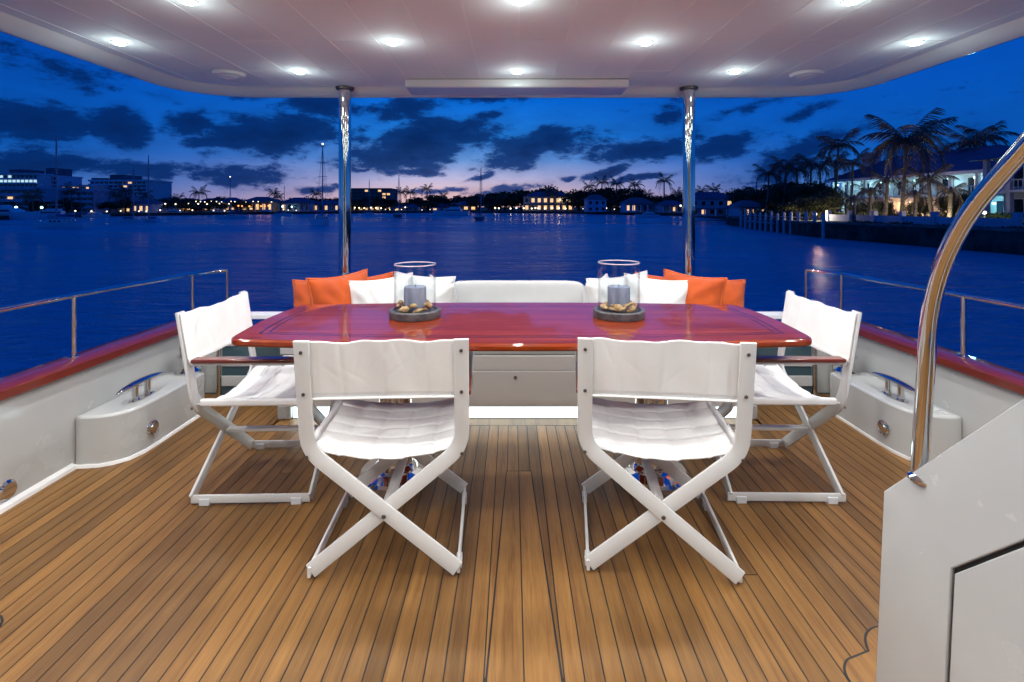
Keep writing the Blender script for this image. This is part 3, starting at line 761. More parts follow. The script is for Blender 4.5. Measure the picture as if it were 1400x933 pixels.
def pillow(kind, px, top, Y, yaw, tilt, roll, sc, label, z0=.445):
    me, pm = PM[kind]; sc *= .93
    x = EYE.x+(px-700)/700*Y
    o = add('pillow', me, None, (x, Y, z0), (R(tilt), R(roll), R(yaw)), sc); add('piping', pm, o)
    tag(o, label, 'pillow', 'scatter pillows on the sofa')
pillow('o', 438, 0, 3.16, 4, -16, -3, .98, 'orange pillow at the far left end of the sofa')
pillow('o2', 474, 0, 3.04, 52, -9, -2, 1.10, 'orange pillow second from the left end, leaning against the first')
pillow('o', 507, 0, 3.30, -8, -4, -7, .98, 'orange pillow tucked behind the white ones left of the left lantern')
pillow('w', 527, 0, 3.02, 10, -10, -6, 1.05, 'white pillow just left of the left lantern')
pillow('w2', 570, 0, 3.14, -6, -12, 4, 1.05, 'white pillow seen through the glass of the left lantern')
pillow('w', 592, 0, 3.22, -58, -8, 3, .94, 'white pillow right of the left lantern, turned edge on')
pillow('w2', 828, 0, 3.22, 60, -8, -3, .96, 'white pillow left of the right lantern, turned edge on')
pillow('w', 858, 0, 3.12, 8, -12, -6, 1.05, 'white pillow seen through the glass of the right lantern')
pillow('w', 893, 0, 3.01, -10, -10, 5, 1.05, 'white pillow just right of the right lantern')
pillow('o2', 904, 0, 3.28, 6, -8, 5, .99, 'orange pillow with only its tip showing behind the white ones at right')
pillow('o', 938, 0, 3.05, -50, -9, 2, 1.10, 'orange pillow next to the white one near the right pole')
pillow('o2', 980, 0, 3.17, -4, -16, 4, .99, 'orange pillow at the far right end of the sofa')

# ------------------------------------------------------------------ LANTERNS
def lantern(px, Y, side, seed, dz):
    r = random.Random(seed); x = EYE.x+(px-700)/700*Y
    root = empty('hurricane_lantern', (x, Y, .75), f'{side} glass hurricane lantern on a round grey tray with a candle', 'lantern', 'candle lanterns on the table')
    MB().lathe([(0, .001), (.113, .001), (.116, .006), (.116, .032), (.112, .036), (.099, .036), (.097, .028), (0, .027)], 56).build('tray', M['slate'], root, smooth_angle=35)
    H = .239+dz
    MB().lathe([(.0905, .0275), (.0905, H), (.0945, H), (.0945, .0275)], 64).build('glass_cylinder', M['glass'], root, smooth_angle=50)
    MB().tube([(.0925*math.cos(a), .0925*math.sin(a), H) for a in [2*math.pi*i/64 for i in range(64)]], .0028, 6, closed=True).build('glass_rim', M['glass_edge'], root, smooth_angle=60)
    MB().lathe([(0, .028), (.05, .028), (.0505, .032), (.0505, .132), (.047, .138), (.0, .135)], 40).build('candle', M['candle'], root, smooth_angle=40)
    MB().tube([(0, 0, .134), (.001, 0, .147)], .0015, 6).build('wick', M['rubber'], root)
    for k in range(16):
        a = k/16*2*math.pi+r.uniform(-.15, .15); rr = r.uniform(.064, .076)
        L = r.uniform(.018, .04); h = r.uniform(.006, .014)
        def f(u, v, L=L, h=h, p=r.uniform(0, 6)):
            th = v*2*math.pi; t = math.sin(math.pi*u)**.6
            return ((u-.5)*2*L, h*t*math.cos(th)*(1+.25*math.sin(5*u*6+p)), h*t*math.sin(th)*(1+.2*math.sin(9*u+p)))
        o = MB().grid(f, 10, 8).build('driftwood', M['drift'], root, smooth_angle=70)
        zz = .04+r.uniform(0, .022); o.location = (rr*math.cos(a), rr*math.sin(a), zz); o.rotation_euler = (r.uniform(-.3, .3), r.uniform(-.5, .5)*.8, a+math.pi/2+r.uniform(-.25, .25))
M['glass_edge'] = mat('glass rim', (.75, .82, .86), .05, coat=1); bsdf(M['glass_edge']).inputs['Alpha'].default_value = .75
lantern(567.5, 2.33, 'left', 4, 0); lantern(846, 2.33, 'right', 9, .008)

# ------------------------------------------------------------------ WATER
M['water'] = mat('sea water', (.004, .56, .74), .22, ior=1.33, spec=.28)
t = M['water'].node_tree; gp = nd(t, 'ShaderNodeNewGeometry')
mp = nd(t, 'ShaderNodeMapping'); mp.inputs['Scale'].default_value = (.55, 1.25, 1); mp.inputs['Rotation'].default_value = (0, 0, R(8)); lk(t, gp.outputs['Position'], mp.inputs['Vector'])
w1 = noise(t, mp.outputs[0], 1.5, 4, .6, .4); w2 = noise(t, mp.outputs[0], .33, 3, .5); w3 = noise(t, mp.outputs[0], .05, 3, .5)
h = mth(t, 'ADD', mth(t, 'MULTIPLY', w1, .55), mth(t, 'MULTIPLY', w2, 1.1))
h = mth(t, 'MULTIPLY', h, mth(t, 'ADD', .55, w3))
bump(M['water'], h, 1.0, 1.2)
mp2 = nd(t, 'ShaderNodeMapping'); mp2.inputs['Scale'].default_value = (.012, .05, 1); lk(t, gp.outputs['Position'], mp2.inputs['Vector'])
rg = nd(t, 'ShaderNodeMapRange'); lk(t, noise(t, mp2.outputs[0], 1.0, 5, .6, .5), rg.inputs[0]); rg.inputs[1].default_value = .35; rg.inputs[2].default_value = .65; rg.inputs[3].default_value = .10; rg.inputs[4].default_value = .34
lk(t, rg.outputs[0], bsdf(M['water']).inputs['Roughness'])
wt = MB()
ys = [-300, -40, 10, 30, 60, 100, 160, 240, 400, 900, 3500]; xs = [-3500, -900, -300, -100, -30, 30, 100, 300, 900, 3500]
wt.v = [(x, y, WATER) for y in ys for x in xs]; nx = len(xs)
wt.f = [(j*nx+i, j*nx+i+1, (j+1)*nx+i+1, (j+1)*nx+i) for j in range(len(ys)-1) for i in range(nx-1)]
o = wt.build('water', M['water']); tag(o, 'dark blue rippled harbour water at dusk', kind='structure')

# ------------------------------------------------------------------ LAND
M['soil'] = mat('shore ground', (.05, .055, .035), .9); vary(M['soil'], (.035, .05, .022), (.08, .075, .055), .15)
M['conc'] = mat('seawall concrete', (.16, .15, .14), .85); vary(M['conc'], (.10, .095, .085), (.22, .21, .19), .8)
M['weed'] = mat('stained seawall', (.04, .04, .035), .9); vary(M['weed'], (.02, .022, .018), (.09, .08, .06), .9)
SH = [(-600, 20, -.9), (-122, 122, -.9), (-131, 168, -.9), (-113, 203, -.9), (-39, 275, -.9), (29, 235, -.9), (59, 172, -.9), (52, 125, -.7), (37, 88, -.5), (31.2, 54, -.32), (33.2, 34, -.25), (33.5, 8, -.25), (60, -70, -.25)]
ld = MB()
for (x, y, z) in SH:
    d = Vector((x, y)).normalized()*3200
    ld.v += [(x, y, z), (d.x, d.y if y > 0 else d.y, z)]
for i in range(len(SH)-1): ld.f.append((2*i, 2*i+2, 2*i+3, 2*i+1))
o = ld.build('ground', M['soil']); tag(o, 'low dark land along the far shore', kind='structure')
def seawall(i0, i1, label, m, cap=True):
    root = empty('seawall', (SH[i0][0], SH[i0][1], 0), label, 'seawall')
    b = MB(); c = MB(); o_ = Vector((SH[i0][0], SH[i0][1], 0))
    for i in range(i0, i1):
        a, d = Vector(SH[i]), Vector(SH[i+1]); L = (d-a).length; nrm = Vector(((d-a).y, -(d-a).x, 0)).normalized()
        if nrm.dot(a) > 0: nrm = -nrm
        steps = max(1, int(L/9))
        for k in range(steps):
            p, q = a.lerp(d, k/steps)-o_, a.lerp(d, (k+1)/steps)-o_
            for (mm, off0, off1, z0, z1) in ((b, -.3, .02, -2.6, -.12), (c, -.4, .12, -.118, .06)):
                P0, P1, P2, P3 = p-nrm*(-off0), q-nrm*(-off0), q+nrm*off1, p+nrm*off1
                vs = [Vector((v.x, v.y, 0)) for v in (P0, P1, P2, P3)]; n = len(mm.v)
                zt = p.z+z1 if mm is b else p.z+z1; zb = z0 if mm is b else p.z+z0
                mm.v += [(v.x, v.y, zb) for v in vs]+[(v.x, v.y, zt) for v in vs]
                mm.f += [(n, n+1, n+2, n+3), (n+4, n+7, n+6, n+5)]+[(n+j, n+4+j, n+4+(j+1) % 4, n+(j+1) % 4) for j in range(4)]
    b.build('wall_face', m, root); c.build('coping', M['conc'], root)
seawall(0, 4, 'low seawall of the left shore below the condominiums and houses', M['weed'])
seawall(4, 8, 'low seawall of the far middle shore below the waterfront lamps', M['weed'])
seawall(8, 12, 'dark stained seawall of the right shore below the big lit house', M['weed'])
def shoreY(px):
    pts = [(-200, 118), (0, 126), (130, 150), (165, 176), (300, 205), (470, 245), (600, 276), (790, 237), (940, 176), (1010, 100), (1060, 76), (1120, 56), (1400, 36)]
    for (a, ya), (b, yb) in zip(pts, pts[1:]):
        if px <= b: return ya+(yb-ya)*(px-a)/(b-a)
    return 36
def gz(px): return -.9 if px < 960 else (-.6 if px < 1020 else -.3)

# ------------------------------------------------------------------ vegetation
M['leaf'] = mat('foliage', (.035, .055, .018), .7); t = M['leaf'].node_tree
oi = nd(t, 'ShaderNodeObjectInfo'); geo = nd(t, 'ShaderNodeNewGeometry')
nz = noise(t, geo.outputs['Position'], .5, 3)
lk(t, mixc(t, mth(t, 'ADD', mth(t, 'MULTIPLY', oi.outputs['Random'], .5), mth(t, 'MULTIPLY', nz, .5)), (.04, .05, .025, 1), (.12, .12, .05, 1)), bsdf(M['leaf']).inputs['Base Color'])
M['frond'] = mat('palm frond', (.17, .125, .09), .6); M['bark'] = mat('bark', (.10, .075, .05), .9); vary(M['bark'], (.06, .045, .03), (.15, .12, .09), 5)
M['pbark'] = mat('palm trunk', (.17, .14, .11), .9); vary(M['pbark'], (.11, .09, .07), (.22, .19, .16), 3, coords(M['pbark'], scale=(1, 1, 8)))
def crown_mesh(seed, nq, size, nclump=16, flat=.8):
    r = np.random.default_rng(seed)
    cc = r.normal(size=(nclump, 3)); cc /= np.linalg.norm(cc, axis=1)[:, None]; cc *= (r.random((nclump, 1))**.5)*.36
    cc[:, 2] = cc[:, 2]*flat*.9+.52
    rad = .13+.11*r.random(nclump)
    ci = r.integers(0, nclump, nq); d = r.normal(size=(nq, 3)); d /= np.linalg.norm(d, axis=1)[:, None]
    p = cc[ci]+d*(rad[ci][:, None])*(.55+.5*r.random((nq, 1)))*np.array([1, 1, .8])
    a = r.normal(size=(nq, 3)); a /= np.linalg.norm(a, axis=1)[:, None]; b = np.cross(a, r.normal(size=(nq, 3))); b /= np.linalg.norm(b, axis=1)[:, None]
    s = size*(.6+.8*r.random((nq, 1)))
    v = np.stack([p-a*s-b*s*.45, p+a*s-b*s*.45, p+a*s+b*s*.45, p-a*s+b*s*.45], 1).reshape(-1, 3)
    me = bpy.data.meshes.new('crown'); me.from_pydata(v.tolist(), [], np.arange(nq*4).reshape(-1, 4).tolist()); me.materials.append(M['leaf']); return me
def trunk_mesh(seed):
    r = random.Random(seed); m = MB()
    m.tube([(0, 0, 0), (.01, 0, .2), (r.uniform(-.03, .03), .01, .42)], .03, 7, scales=[1.3, 1, .8])
    for k in range(5):
        a = k*1.26+r.random(); e = (.26*math.cos(a), .26*math.sin(a), .55+.2*r.random())
        m.tube([(0, 0, .3+.03*k), (e[0]*.45, e[1]*.45, .46), e], .014, 5, scales=[1, .8, .4])
    return m.mesh('trunk', M['bark'], 60)
CF = [crown_mesh(i, 1500, .035) for i in range(5)]; CN = [crown_mesh(20+i, 7000, .017, 26) for i in range(4)]; TM = [trunk_mesh(i) for i in range(3)]
ORD = 'first second third fourth fifth sixth seventh eighth ninth tenth eleventh twelfth thirteenth fourteenth fifteenth sixteenth seventeenth eighteenth nineteenth twentieth'.split()
CNT = {}
def zone(px):
    for lim, nm in ((190, 'in front of the condominium towers at the far left'), (330, 'among the lit houses left of the left pole'), (468, 'on the far shore just left of the left pole'), (560, 'on the far shore just right of the left pole'),
                    (690, 'by the orange lit dock in the middle'), (780, 'round the lit mansion in the middle'), (940, 'between the lit mansion and the right pole'), (1040, 'just right of the right pole'), (1135, 'behind the wooden pilings'), (1500, 'in front of the big lit house')):
        if px < lim: return nm
def ordl(kind, px):
    z = zone(px); k = (kind, z); CNT[k] = CNT.get(k, 0)+1
    return f'{kind}, {ORD[CNT[k]-1]} from left {z}'
def tree(px, top, wpx, dy, near=False, kind='dark leafy tree'):
    Y = shoreY(px)+dy; p = P(px, 283, Y); g0 = gz(px); H = EYE.z+(283-top)/700*Y-g0
    root = empty('leafy_tree', (p.x, Y, g0), ordl(kind, px), 'tree', 'leafy trees along the shore')
    W = wpx/700*Y/.82*1.3; H += 3.2/700*Y
    add('trunk', random.choice(TM), root, scale=(W*.9, W*.9, H*.97))
    add('crown', random.choice(CN if near else CF), root, rot=(0, 0, random.uniform(0, 6)), scale=(W, W, H/ .98))
def frond_mesh(seed, L=1.0, n=16, droop=.9, wid=.012):
    r = random.Random(seed); m = MB()
    pts = []
    for i in range(9):
        t_ = i/8; pts.append(Vector((L*(t_-.25*droop*t_**2.5), 0, L*(.30*t_-droop*.75*t_**2.4))))
    m.tube(pts, wid*.6, 3, scales=[1.2-.1*i for i in range(9)])
    for i in range(1, n):
        t_ = i/n; k = t_*8; i0 = int(k); p = pts[i0].lerp(pts[min(8, i0+1)], k-i0)
        ll = L*.30*math.sin(math.pi*(.12+.80*t_))**.7
        for s in (-1, 1):
            tip = p+Vector((ll*.45, s*ll*.62, -ll*(.55+.35*r.random())))
            w = Vector((wid*1.1, 0, 0)); mid = p.lerp(tip, .5)+Vector((0, 0, ll*.10))
            m.quad(p-w, p+w, mid+w, mid-w); m.quad(mid-w, mid+w, tip+w*.2, tip-w*.2)
    return m.mesh('frond', M['frond'])
FR = [frond_mesh(i, droop=d, n=18) for i, d in enumerate((.35, .7, 1.05, 1.35, 1.75))]
def palm_crown(seed):
    r = random.Random(seed); allv, allf = [], []
    for k in range(15):
        me = FR[min(4, int(k/15*5))]; a = k*2.4+r.random()*.3
        m = Matrix.Rotation(a, 4, 'Z') @ Matrix.Rotation(-R(46-62*k/15+r.uniform(-8, 8)), 4, 'Y') @ Matrix.Scale(r.uniform(.8, 1.05), 4)
        n = len(allv); allv += [tuple(m @ v.co) for v in me.vertices]; allf += [tuple(n+i for i in p.vertices) for p in me.polygons]
    mm = bpy.data.meshes.new('crown'); mm.from_pydata(allv, [], allf); mm.materials.append(M['frond']); return mm
PCR = [palm_crown(i) for i in range(3)]
def palm(px, cy, Y, R_, kind='palm tree', nf=0, lean=0, base=None, label=None):
    p = P(px, cy, Y); g0 = gz(px) if base is None else base; H = p.z-g0
    root = empty('palm_tree', (p.x, Y, g0), label or ordl(kind, px), 'palm', 'palm trees along the shore')
    tk = .026*H if nf == 0 else .17
    path = [(-lean*(1-t_)**2, 0, H*t_) for t_ in (0, .15, .4, .7, 1)]
    MB().tube(path, tk, 8, scales=[1.5, 1.1, 1, .85, .75]).build('trunk', M['pbark'], root, smooth_angle=60)
    if nf == 0: add('crown', random.choice(PCR), root, loc=(0, 0, H), rot=(0, 0, random.uniform(0, 6)), scale=R_)
    else:
        MB().lathe([(0, -.5), (.14, -.35), (.2, 0), (.12, .4), (0, .6)], 10).build('crownshaft', M['pbark'], root, loc=(0, 0, H-.1), smooth_angle=60)
        for k in range(nf):
            a = k*2.399+random.uniform(-.15, .15)
            f = add('frond', FR[min(4, int(k/nf*5))], root, loc=(0, 0, H), rot=(R(random.uniform(-10, 10)), -R(38-66*k/nf+random.uniform(-8, 8)), a), scale=R_*random.uniform(.85, 1.1))
random.seed(21)
for a in [(12,276,22,14),(52,274,20,10),(66,276,16,8),(92,272,24,16),(150,276,20,8),(172,272,18,8),
          (214,271,20,20),(236,269,20,26),(262,272,22,22),(291,271,22,26),(303,268,18,40),(345,272,22,20),(361,272,16,26),(428,270,20,24),(447,270,26,22),(462,272,20,30),
          (489,272,26,20),(507,270,30,14),(530,272,26,26),(572,270,26,20),(594,267,22,18),(603,268,24,26),(618,274,20,24),(634,275,18,30),(652,272,22,20),(668,270,22,26),(684,267,24,30),
          (700,264,30,34),(722,262,28,40),(738,256,36,44),(757,262,26,40),(777,262,26,36),(792,257,30,24),(815,254,36,24),(826,256,30,14),(840,262,26,20),(858,256,36,24),(872,262,26,30),(887,266,20,20),(900,265,22,24),(921,264,22,18),(936,262,22,26)]: tree(*a)
for a in [(486,278,30,8),(522,279,26,8),(556,278,26,10),(585,277,30,8),(612,281,26,8),(676,277,24,14),(800,271,30,10),(846,270,30,8),(893,275,24,10),(962,270,26,20),(982,272,24,14)]: tree(*a, kind='low bushy tree')
for a in [(952,262,22,40),(967,264,20,50),(988,263,20,46),(1004,266,22,40),(1021,262,34,22),(1044,258,36,20),(1067,252,38,20),(1086,248,40,16),(1108,246,44,17),(1128,252,34,18),(1004,276,26,20)]: tree(*a, near=True)
tree(1119, 262, 40, 9, True, 'lamplit greenish tree')
for px, top, dy in [(205,275,7),(222,277,6),(234,274,14),(252,275,5),(268,276,12),(287,274,16),(300,276,5),(325,275,8),(338,276,14),(376,273,18),(392,275,20),(404,272,24),(418,274,12),(436,276,10),(452,275,12)]:
    tree(px, top, 18, dy, kind='small waterfront tree')
for a in [(1000,262,30,26),(1015,256,34,24),(1032,253,36,26),(1052,250,38,24),(1078,246,42,22),(1098,243,44,22),(1120,246,42,22),(1134,256,30,16),(1016,276,28,12),(1040,274,30,10),(1064,272,34,10),(1088,270,34,9),(1175,276,24,12),(1207,272,20,6),(1258,268,26,10),(1296,262,30,10),(1318,258,26,14)]:
    tree(a[0], a[1], a[2], a[3], True, 'full bushy tree')
for px, top, dy in [(640,266,34),(655,264,36),(672,263,38),(690,260,44),(712,258,46),(745,255,50),(770,258,44),(790,260,14),(834,262,12),(865,262,12)]:
    tree(px, top, 30, dy, kind='broad dark tree')
for px, cy, dy, r_ in [(45,270,8,4),(98,262,8,4.2),(160,268,6,4),(172,262,9,4.5),(196,268,14,4.5),(272,264,20,5),(243,272,16,4),(375,265,24,4.5),(380,270,20,4),(432,266,20,5),
                       (548,264,16,5.5),(561,264,22,5.5),(584,259,20,5.5),(606,268,18,4.5),(752,262,20,5.5),(757,266,14,5),(805,256,14,5.2),(823,250,16,5.5),(843,252,14,5.2),(868,254,14,5),(886,266,12,3.6),(908,248,20,5.4),(926,264,14,3.6),
                       (958,262,20,3.4),(976,260,20,3.4)]:
    palm(px, cy, shoreY(px)+dy, r_)
for px, cy, Y, r_, nf, ln in [(1051,237,84,3.2,14,.6),(1075,229,82,3.6,16,.8),(1090,232,86,3.2,14,.5),(1109,224,84,3.4,16,.6),(1121,228,80,3.0,14,-.5),(1146,199,74,3.9,18,1.0),(1142,222,76,3.2,14,.3),(1166,224,70,3.0,14,.5),
                              (1213,247,52,2.1,13,.3),(1190,262,52,1.7,12,.2),(1270,246,50,2.5,14,-.4),(1238,193,52,4.5,30,.5),(1326,196,62,3.9,16,.3),(1346,188,64,3.6,15,.4),(1300,262,46,1.8,12,.2),(1168,272,52,1.5,11,.1),(1252,266,48,1.6,12,.2)]:
    palm(px, cy, Y, r_, nf=nf, lean=ln, kind={1238: 'tallest drooping palm'}.get(px, 'shaggy palm'))

# ------------------------------------------------------------------ buildings
def cm(name, c, r=.7): m = mat(name, c, r); vary(m, tuple(x*.85 for x in c), tuple(min(1, x*1.08) for x in c), .6, None, 4); return m
M['w1'] = cm('cream stucco', (.80, .72, .80)); M['w2'] = cm('white stucco', (.82, .81, .84)); M['w3'] = cm('blue grey stucco', (.50, .53, .66)); M['w4'] = cm('warm stucco', (.62, .48, .32))
M['roof'] = cm('dark slate roof', (.15, .12, .21)); M['roof2'] = cm('grey shingle roof', (.14, .14, .18)); M['win'] = mat('dark window glass', (.015, .02, .04), .1)
def em(name, c, s): return mat(name, (.3, .3, .3), .5, emis=c, estr=s)
M['lw'] = em('warm lit window', (1, .62, .28), 1.1); M['lw2'] = em('cool lit window', (.55, .9, 1), .9); M['lo'] = em('orange light', (1, .35, .06), 2.2)
M['bulbw'] = em('white lamp globe', (1, .85, .6), 3.2); M['bulbc'] = em('cyan lamp', (.45, .95, 1), 5); M['bulbp'] = em('violet lamp', (.5, .1, 1), 3)
def rbox(m, x0, x1, y0, y1, z0, z1): m.box(x0, x1, y0, y1, z0, z1)
def tower(px0, px1, top, Y, depth, floors, cols, label, wall, lit=.08, rot=0, roofbits=(), litrow=None, base=-.9):
    a, b = P(px0, 283, Y), P(px1, 283, Y); W = b.x-a.x; H = EYE.z+(283-top)/700*Y-base; fh = H/floors; cw = W/cols
    root = empty('apartment_building', (a.x, Y, base), label, 'building', rz=rot)
    MB().box(0, W, 0, depth, 0, H).build('wall', wall, root)
    sl = MB(); wn = MB(); wl = MB(); r = random.Random(px0)
    for f in range(floors):
        sl.box(-.3, W+.3, -1.1, -.02, (f+1)*fh-.25, (f+1)*fh-.02)
        sl.box(-.3, W+.3, -1.1, -1.0, (f+1)*fh-.02, (f+1)*fh+.7) if f < floors-1 else None
        for c in range(cols):
            m = wl if ((litrow == f and .1 < c/cols < .9) or r.random() < lit) else wn
            m.box((c+.15)*cw, (c+.85)*cw, -.06, .02, f*fh+.5, (f+1)*fh-.5)
    o = sl.build('balcony', wall, root); o['kind'] = 'stuff'; o = wn.build('window', M['win'], root); o['kind'] = 'stuff'
    if wl.v: o = wl.build('lit_window', M['lw2'] if litrow is not None else M['lw'], root); o['kind'] = 'stuff'
    MB().box(-.4, W+.4, -1.2, depth+.4, H+.002, H+.9).build('parapet', wall, root)
    for (u0, u1, h) in roofbits: MB().box(W*u0, W*u1, 1, depth*.7, H+.902, H+.9+h).build('roof_house', M['roof2'], root)
tower(-30, 51, 239, 300, 20, 8, 14, 'tall apartment tower at the far left edge with a bright lit top floor row', M['w1'], .06, litrow=6, roofbits=((.5, .75, 2.2),))
tower(53, 78, 242, 310, 18, 8, 5, 'slim stepped apartment tower beside the tall one at far left', M['w1'], .04, roofbits=((.3, .85, 4.5),))
tower(80, 122, 255, 305, 18, 6, 9, 'lower cream apartment block between the two left towers', M['w1'], .05)
tower(123, 200, 248, 320, 24, 8, 12, 'long banded hotel block at left with a dark roof house', M['w1'], .05, roofbits=((.33, .58, 3.2), (0, .25, 1.2)))
tower(-30, 58, 259, 168, 14, 4, 9, 'white waterfront condominium at the far left edge with dark balconies', M['w3'], .03)
tower(62, 128, 262, 176, 14, 4, 8, 'white waterfront condominium behind the long moored sailboat', M['w3'], .05)
tower(130, 178, 269, 190, 12, 3, 6, 'low pale waterfront flats below the banded hotel', M['w3'], .12)
tower(480, 534, 259, 420, 26, 6, 9, 'dark flat roofed office block just right of the left pole', M['roof2'], .10)
def house(px0, px1, eave, ridge, Y, depth, label, wall, roof, wins=4, litc=None, lit=.5, base=None, floors=1, porch=False):
    a, b = P(px0, 283, Y), P(px1, 283, Y); W = b.x-a.x; g0 = gz(px0) if base is None else base
    He = EYE.z+(283-eave)/700*Y-g0; Hr = EYE.z+(283-ridge)/700*Y-g0
    root = empty('house', (a.x, Y, g0), label, 'house')
    MB().box(0, W, 0, depth, 0, He).build('wall', wall, root)
    o_ = .6; k = min(W*.3, depth*.5)
    m = MB(); m.v = [(-o_, -o_, He), (W+o_, -o_, He), (W+o_, depth+o_, He), (-o_, depth+o_, He), (k, depth/2, Hr), (W-k, depth/2, Hr)]
    m.f = [(0, 1, 5, 4), (1, 2, 5), (2, 3, 4, 5), (3, 0, 4), (3, 2, 1, 0)]; m.build('roof', roof, root)
    r = random.Random(px0*3+1); fh = He/floors
    for f in range(floors):
        for i in range(wins):
            w = W/wins*.55; x = W*(i+.5)/wins
            litm = (litc or M['lw']) if r.random() < lit else M['win']
            fr = MB().box(x-w/2, x+w/2, -.10, .0, f*fh+fh*.18, f*fh+fh*.78).build('window', M['w2'], root)
            MB().box(x-w/2+.12, x+w/2-.12, -.13, -.101, f*fh+fh*.18+.12, f*fh+fh*.78-.12).build('pane', litm, fr)
    if porch:
        m = MB().box(0, W, -2.2, -.14, fh*.84, fh*.9); m.build('porch_roof', roof, root)
        for i in range(5): MB().box(W*i/4-.12, W*i/4+.12, -2.2, -1.96, 0, fh*.838).build('column', M['w2'], root)
    return root
hs = [(180,206,279,273,186,'small waterfront house left of the row of lit houses',M['w3'],M['roof'],.7,1),(208,232,276,270,212,'lit waterfront house with a lamp on its gable, left shore',M['w2'],M['roof2'],.6,2),
      (238,262,276,271,222,'waterfront house with warm windows beneath the palms, left shore',M['w4'],M['roof'],.8,1),(266,298,277,271,226,'wide low house with lit porch, left shore',M['w2'],M['roof'],.6,1),
      (300,322,276,270,232,'yellow lit house behind the small moored yacht, left shore',M['w4'],M['roof'],.9,1),(330,374,276,269,228,'restaurant pavilion with orange lights under a broad roof, left shore',M['w4'],M['roof2'],.9,1),
      (384,424,277,270,232,'blue lit low building left of the left pole',M['w3'],M['roof'],.2,1),(428,464,279,274,238,'low house with dim windows beside the left pole',M['w3'],M['roof'],.4,1),
      (482,520,281,275,262,'low white house with a row of lamps right of the left pole',M['w4'],M['roof'],.7,1),(540,572,284,279,268,'small dark house under the tree group',M['w3'],M['roof'],.3,1),
      (590,618,284,279,276,'dark cottage under the solitary tall palm',M['w3'],M['roof'],.2,1),(622,652,281,275,285,'orange lit boathouse in the middle of the shore',M['w4'],M['roof'],.9,1),
      (803,829,273,266,212,'blue gabled house right of the lit mansion',M['w3'],M['roof2'],.5,2),(855,893,278,270,196,'blue low villa left of the right pole',M['w3'],M['roof2'],.3,1),
      (905,938,281,274,186,'low boathouse with two bright lamps next to the right pole',M['w3'],M['roof'],.4,1),(944,1003,272,262,118,'blue grey house just right of the right pole',M['w3'],M['roof'],.25,2),
      (1012,1046,283,274,92,'pale cottage behind the wooden pilings',M['w3'],M['roof2'],.5,1)]
for (a, b, e, r_, Y, lab, w, rf, lit, fl) in hs: house(a, b, e, r_, Y, 9 if Y > 150 else 5, lab, w, rf, wins=5 if b-a > 30 else 3, lit=lit, floors=fl, porch=(b-a > 30))
house(716, 784, 269, 262, 262, 12, 'large warmly lit two storey mansion in the middle of the far shore', M['w4'], M['roof'], wins=8, lit=.8, floors=2, porch=True)
def light(loc, e, col, r_=.2, parent=None):
    d = bpy.data.lights.new('bulb', 'POINT'); d.energy = e; d.color = col; d.shadow_soft_size = r_
    o = bpy.data.objects.new('bulb', d); COL.objects.link(o); o.location = loc
    if parent: o.parent = parent
    return o
BALL = {}
def ball(mname, r_):
    k = (mname, r_)
    if k not in BALL: BALL[k] = MB().lathe([(r_*math.sin(math.pi*i/6), -r_*math.cos(math.pi*i/6)) for i in range(7)], 10).mesh('globe', M[mname], 80)
    return BALL[k]
def lamp(px, py, Y, mname, r_, label, e=0, col=(1, .8, .55), group='lamps along the far shore', name='shore_lamp'):
    p = P(px, py, Y); g0 = gz(px); root = empty(name, (p.x, Y, g0), label, 'lamp', group)
    MB().tube([(0, 0, 0), (0, 0, p.z-g0-r_)], max(.05, r_*.25), 6).build('post', M['roof'], root)
    add('globe', ball(mname, r_), root, loc=(0, 0, p.z-g0))
    if e: light((0, -.6, p.z-g0), e, col, r_, root)
def lampgroup(pxs, py, dy, lab, mname='bulbw', r_=.34, e=0, **k):
    for i, px in enumerate(pxs):
        lamp(px, py+((i*7) % 3-1)*.35, shoreY(px)+dy, mname, r_, f'{ORD[i]} from left of the {lab}', e if i % 2 == 0 else 0, **k)
lampgroup([485, 491, 498, 507, 514, 521], 284.5, 2, 'white lamps right of the left pole', r_=.34)
lampgroup([554, 561], 284, 2, 'two white lamps under the tree group')
lampgroup([677, 682, 698, 706, 716, 727, 732, 736, 745, 755, 764, 773], 285, 2, 'bright white lamps along the quay below the mansion', r_=.40, e=40)
lampgroup([719, 731, 743, 756, 766, 775], 273.5, 20, 'upper balcony lamps on the lit mansion', r_=.26, e=50)
lampgroup([812, 821, 829], 284.5, 4, 'lamps below the blue gabled house', r_=.3)
lampgroup([919, 930.5], 281.5, 2, 'two bright lamps beside the right pole', r_=.34)
lampgroup([213, 226, 240, 258, 271, 283, 300, 313], 279, 3, 'warm lamps along the lit houses of the left shore', r_=.26)
lampgroup([219, 231, 246, 263, 292, 307], 288, 1, 'low quay lamps of the left shore', r_=.24)
lampgroup([326, 331, 341, 351, 357, 362, 367], 282, 3, 'orange lamps at the restaurant pavilion', r_=.34, mname='lo', e=30, col=(1, .45, .12))
lampgroup([386, 399], 283, 2, 'bluish lamps on the low building left of the left pole', r_=.34, mname='bulbc')
lampgroup([420, 426, 433, 456, 464], 284.5, 2, 'small lamps beside the left pole', r_=.2)
lampgroup([103, 125, 146, 165, 190, 200], 289, 2, 'quay lamps of the far left marina', r_=.2)
lampgroup([22, 57], 284, 4, 'bright marina lamps among yachts at the far left', r_=.32, mname='bulbc')
lampgroup([625, 646], 285, 4, 'orange dock lamps in the middle of the shore', r_=.5, mname='lo', e=60, col=(1, .4, .1))
lampgroup([268, 274, 280, 289, 296, 303, 316, 321, 336, 346, 353, 371], 276, 6, 'upper window lamps over left shore houses', r_=.2)
lampgroup([388, 394, 405, 412, 441, 448, 460], 287.5, 1, 'small quay lights left of the left pole', r_=.2)
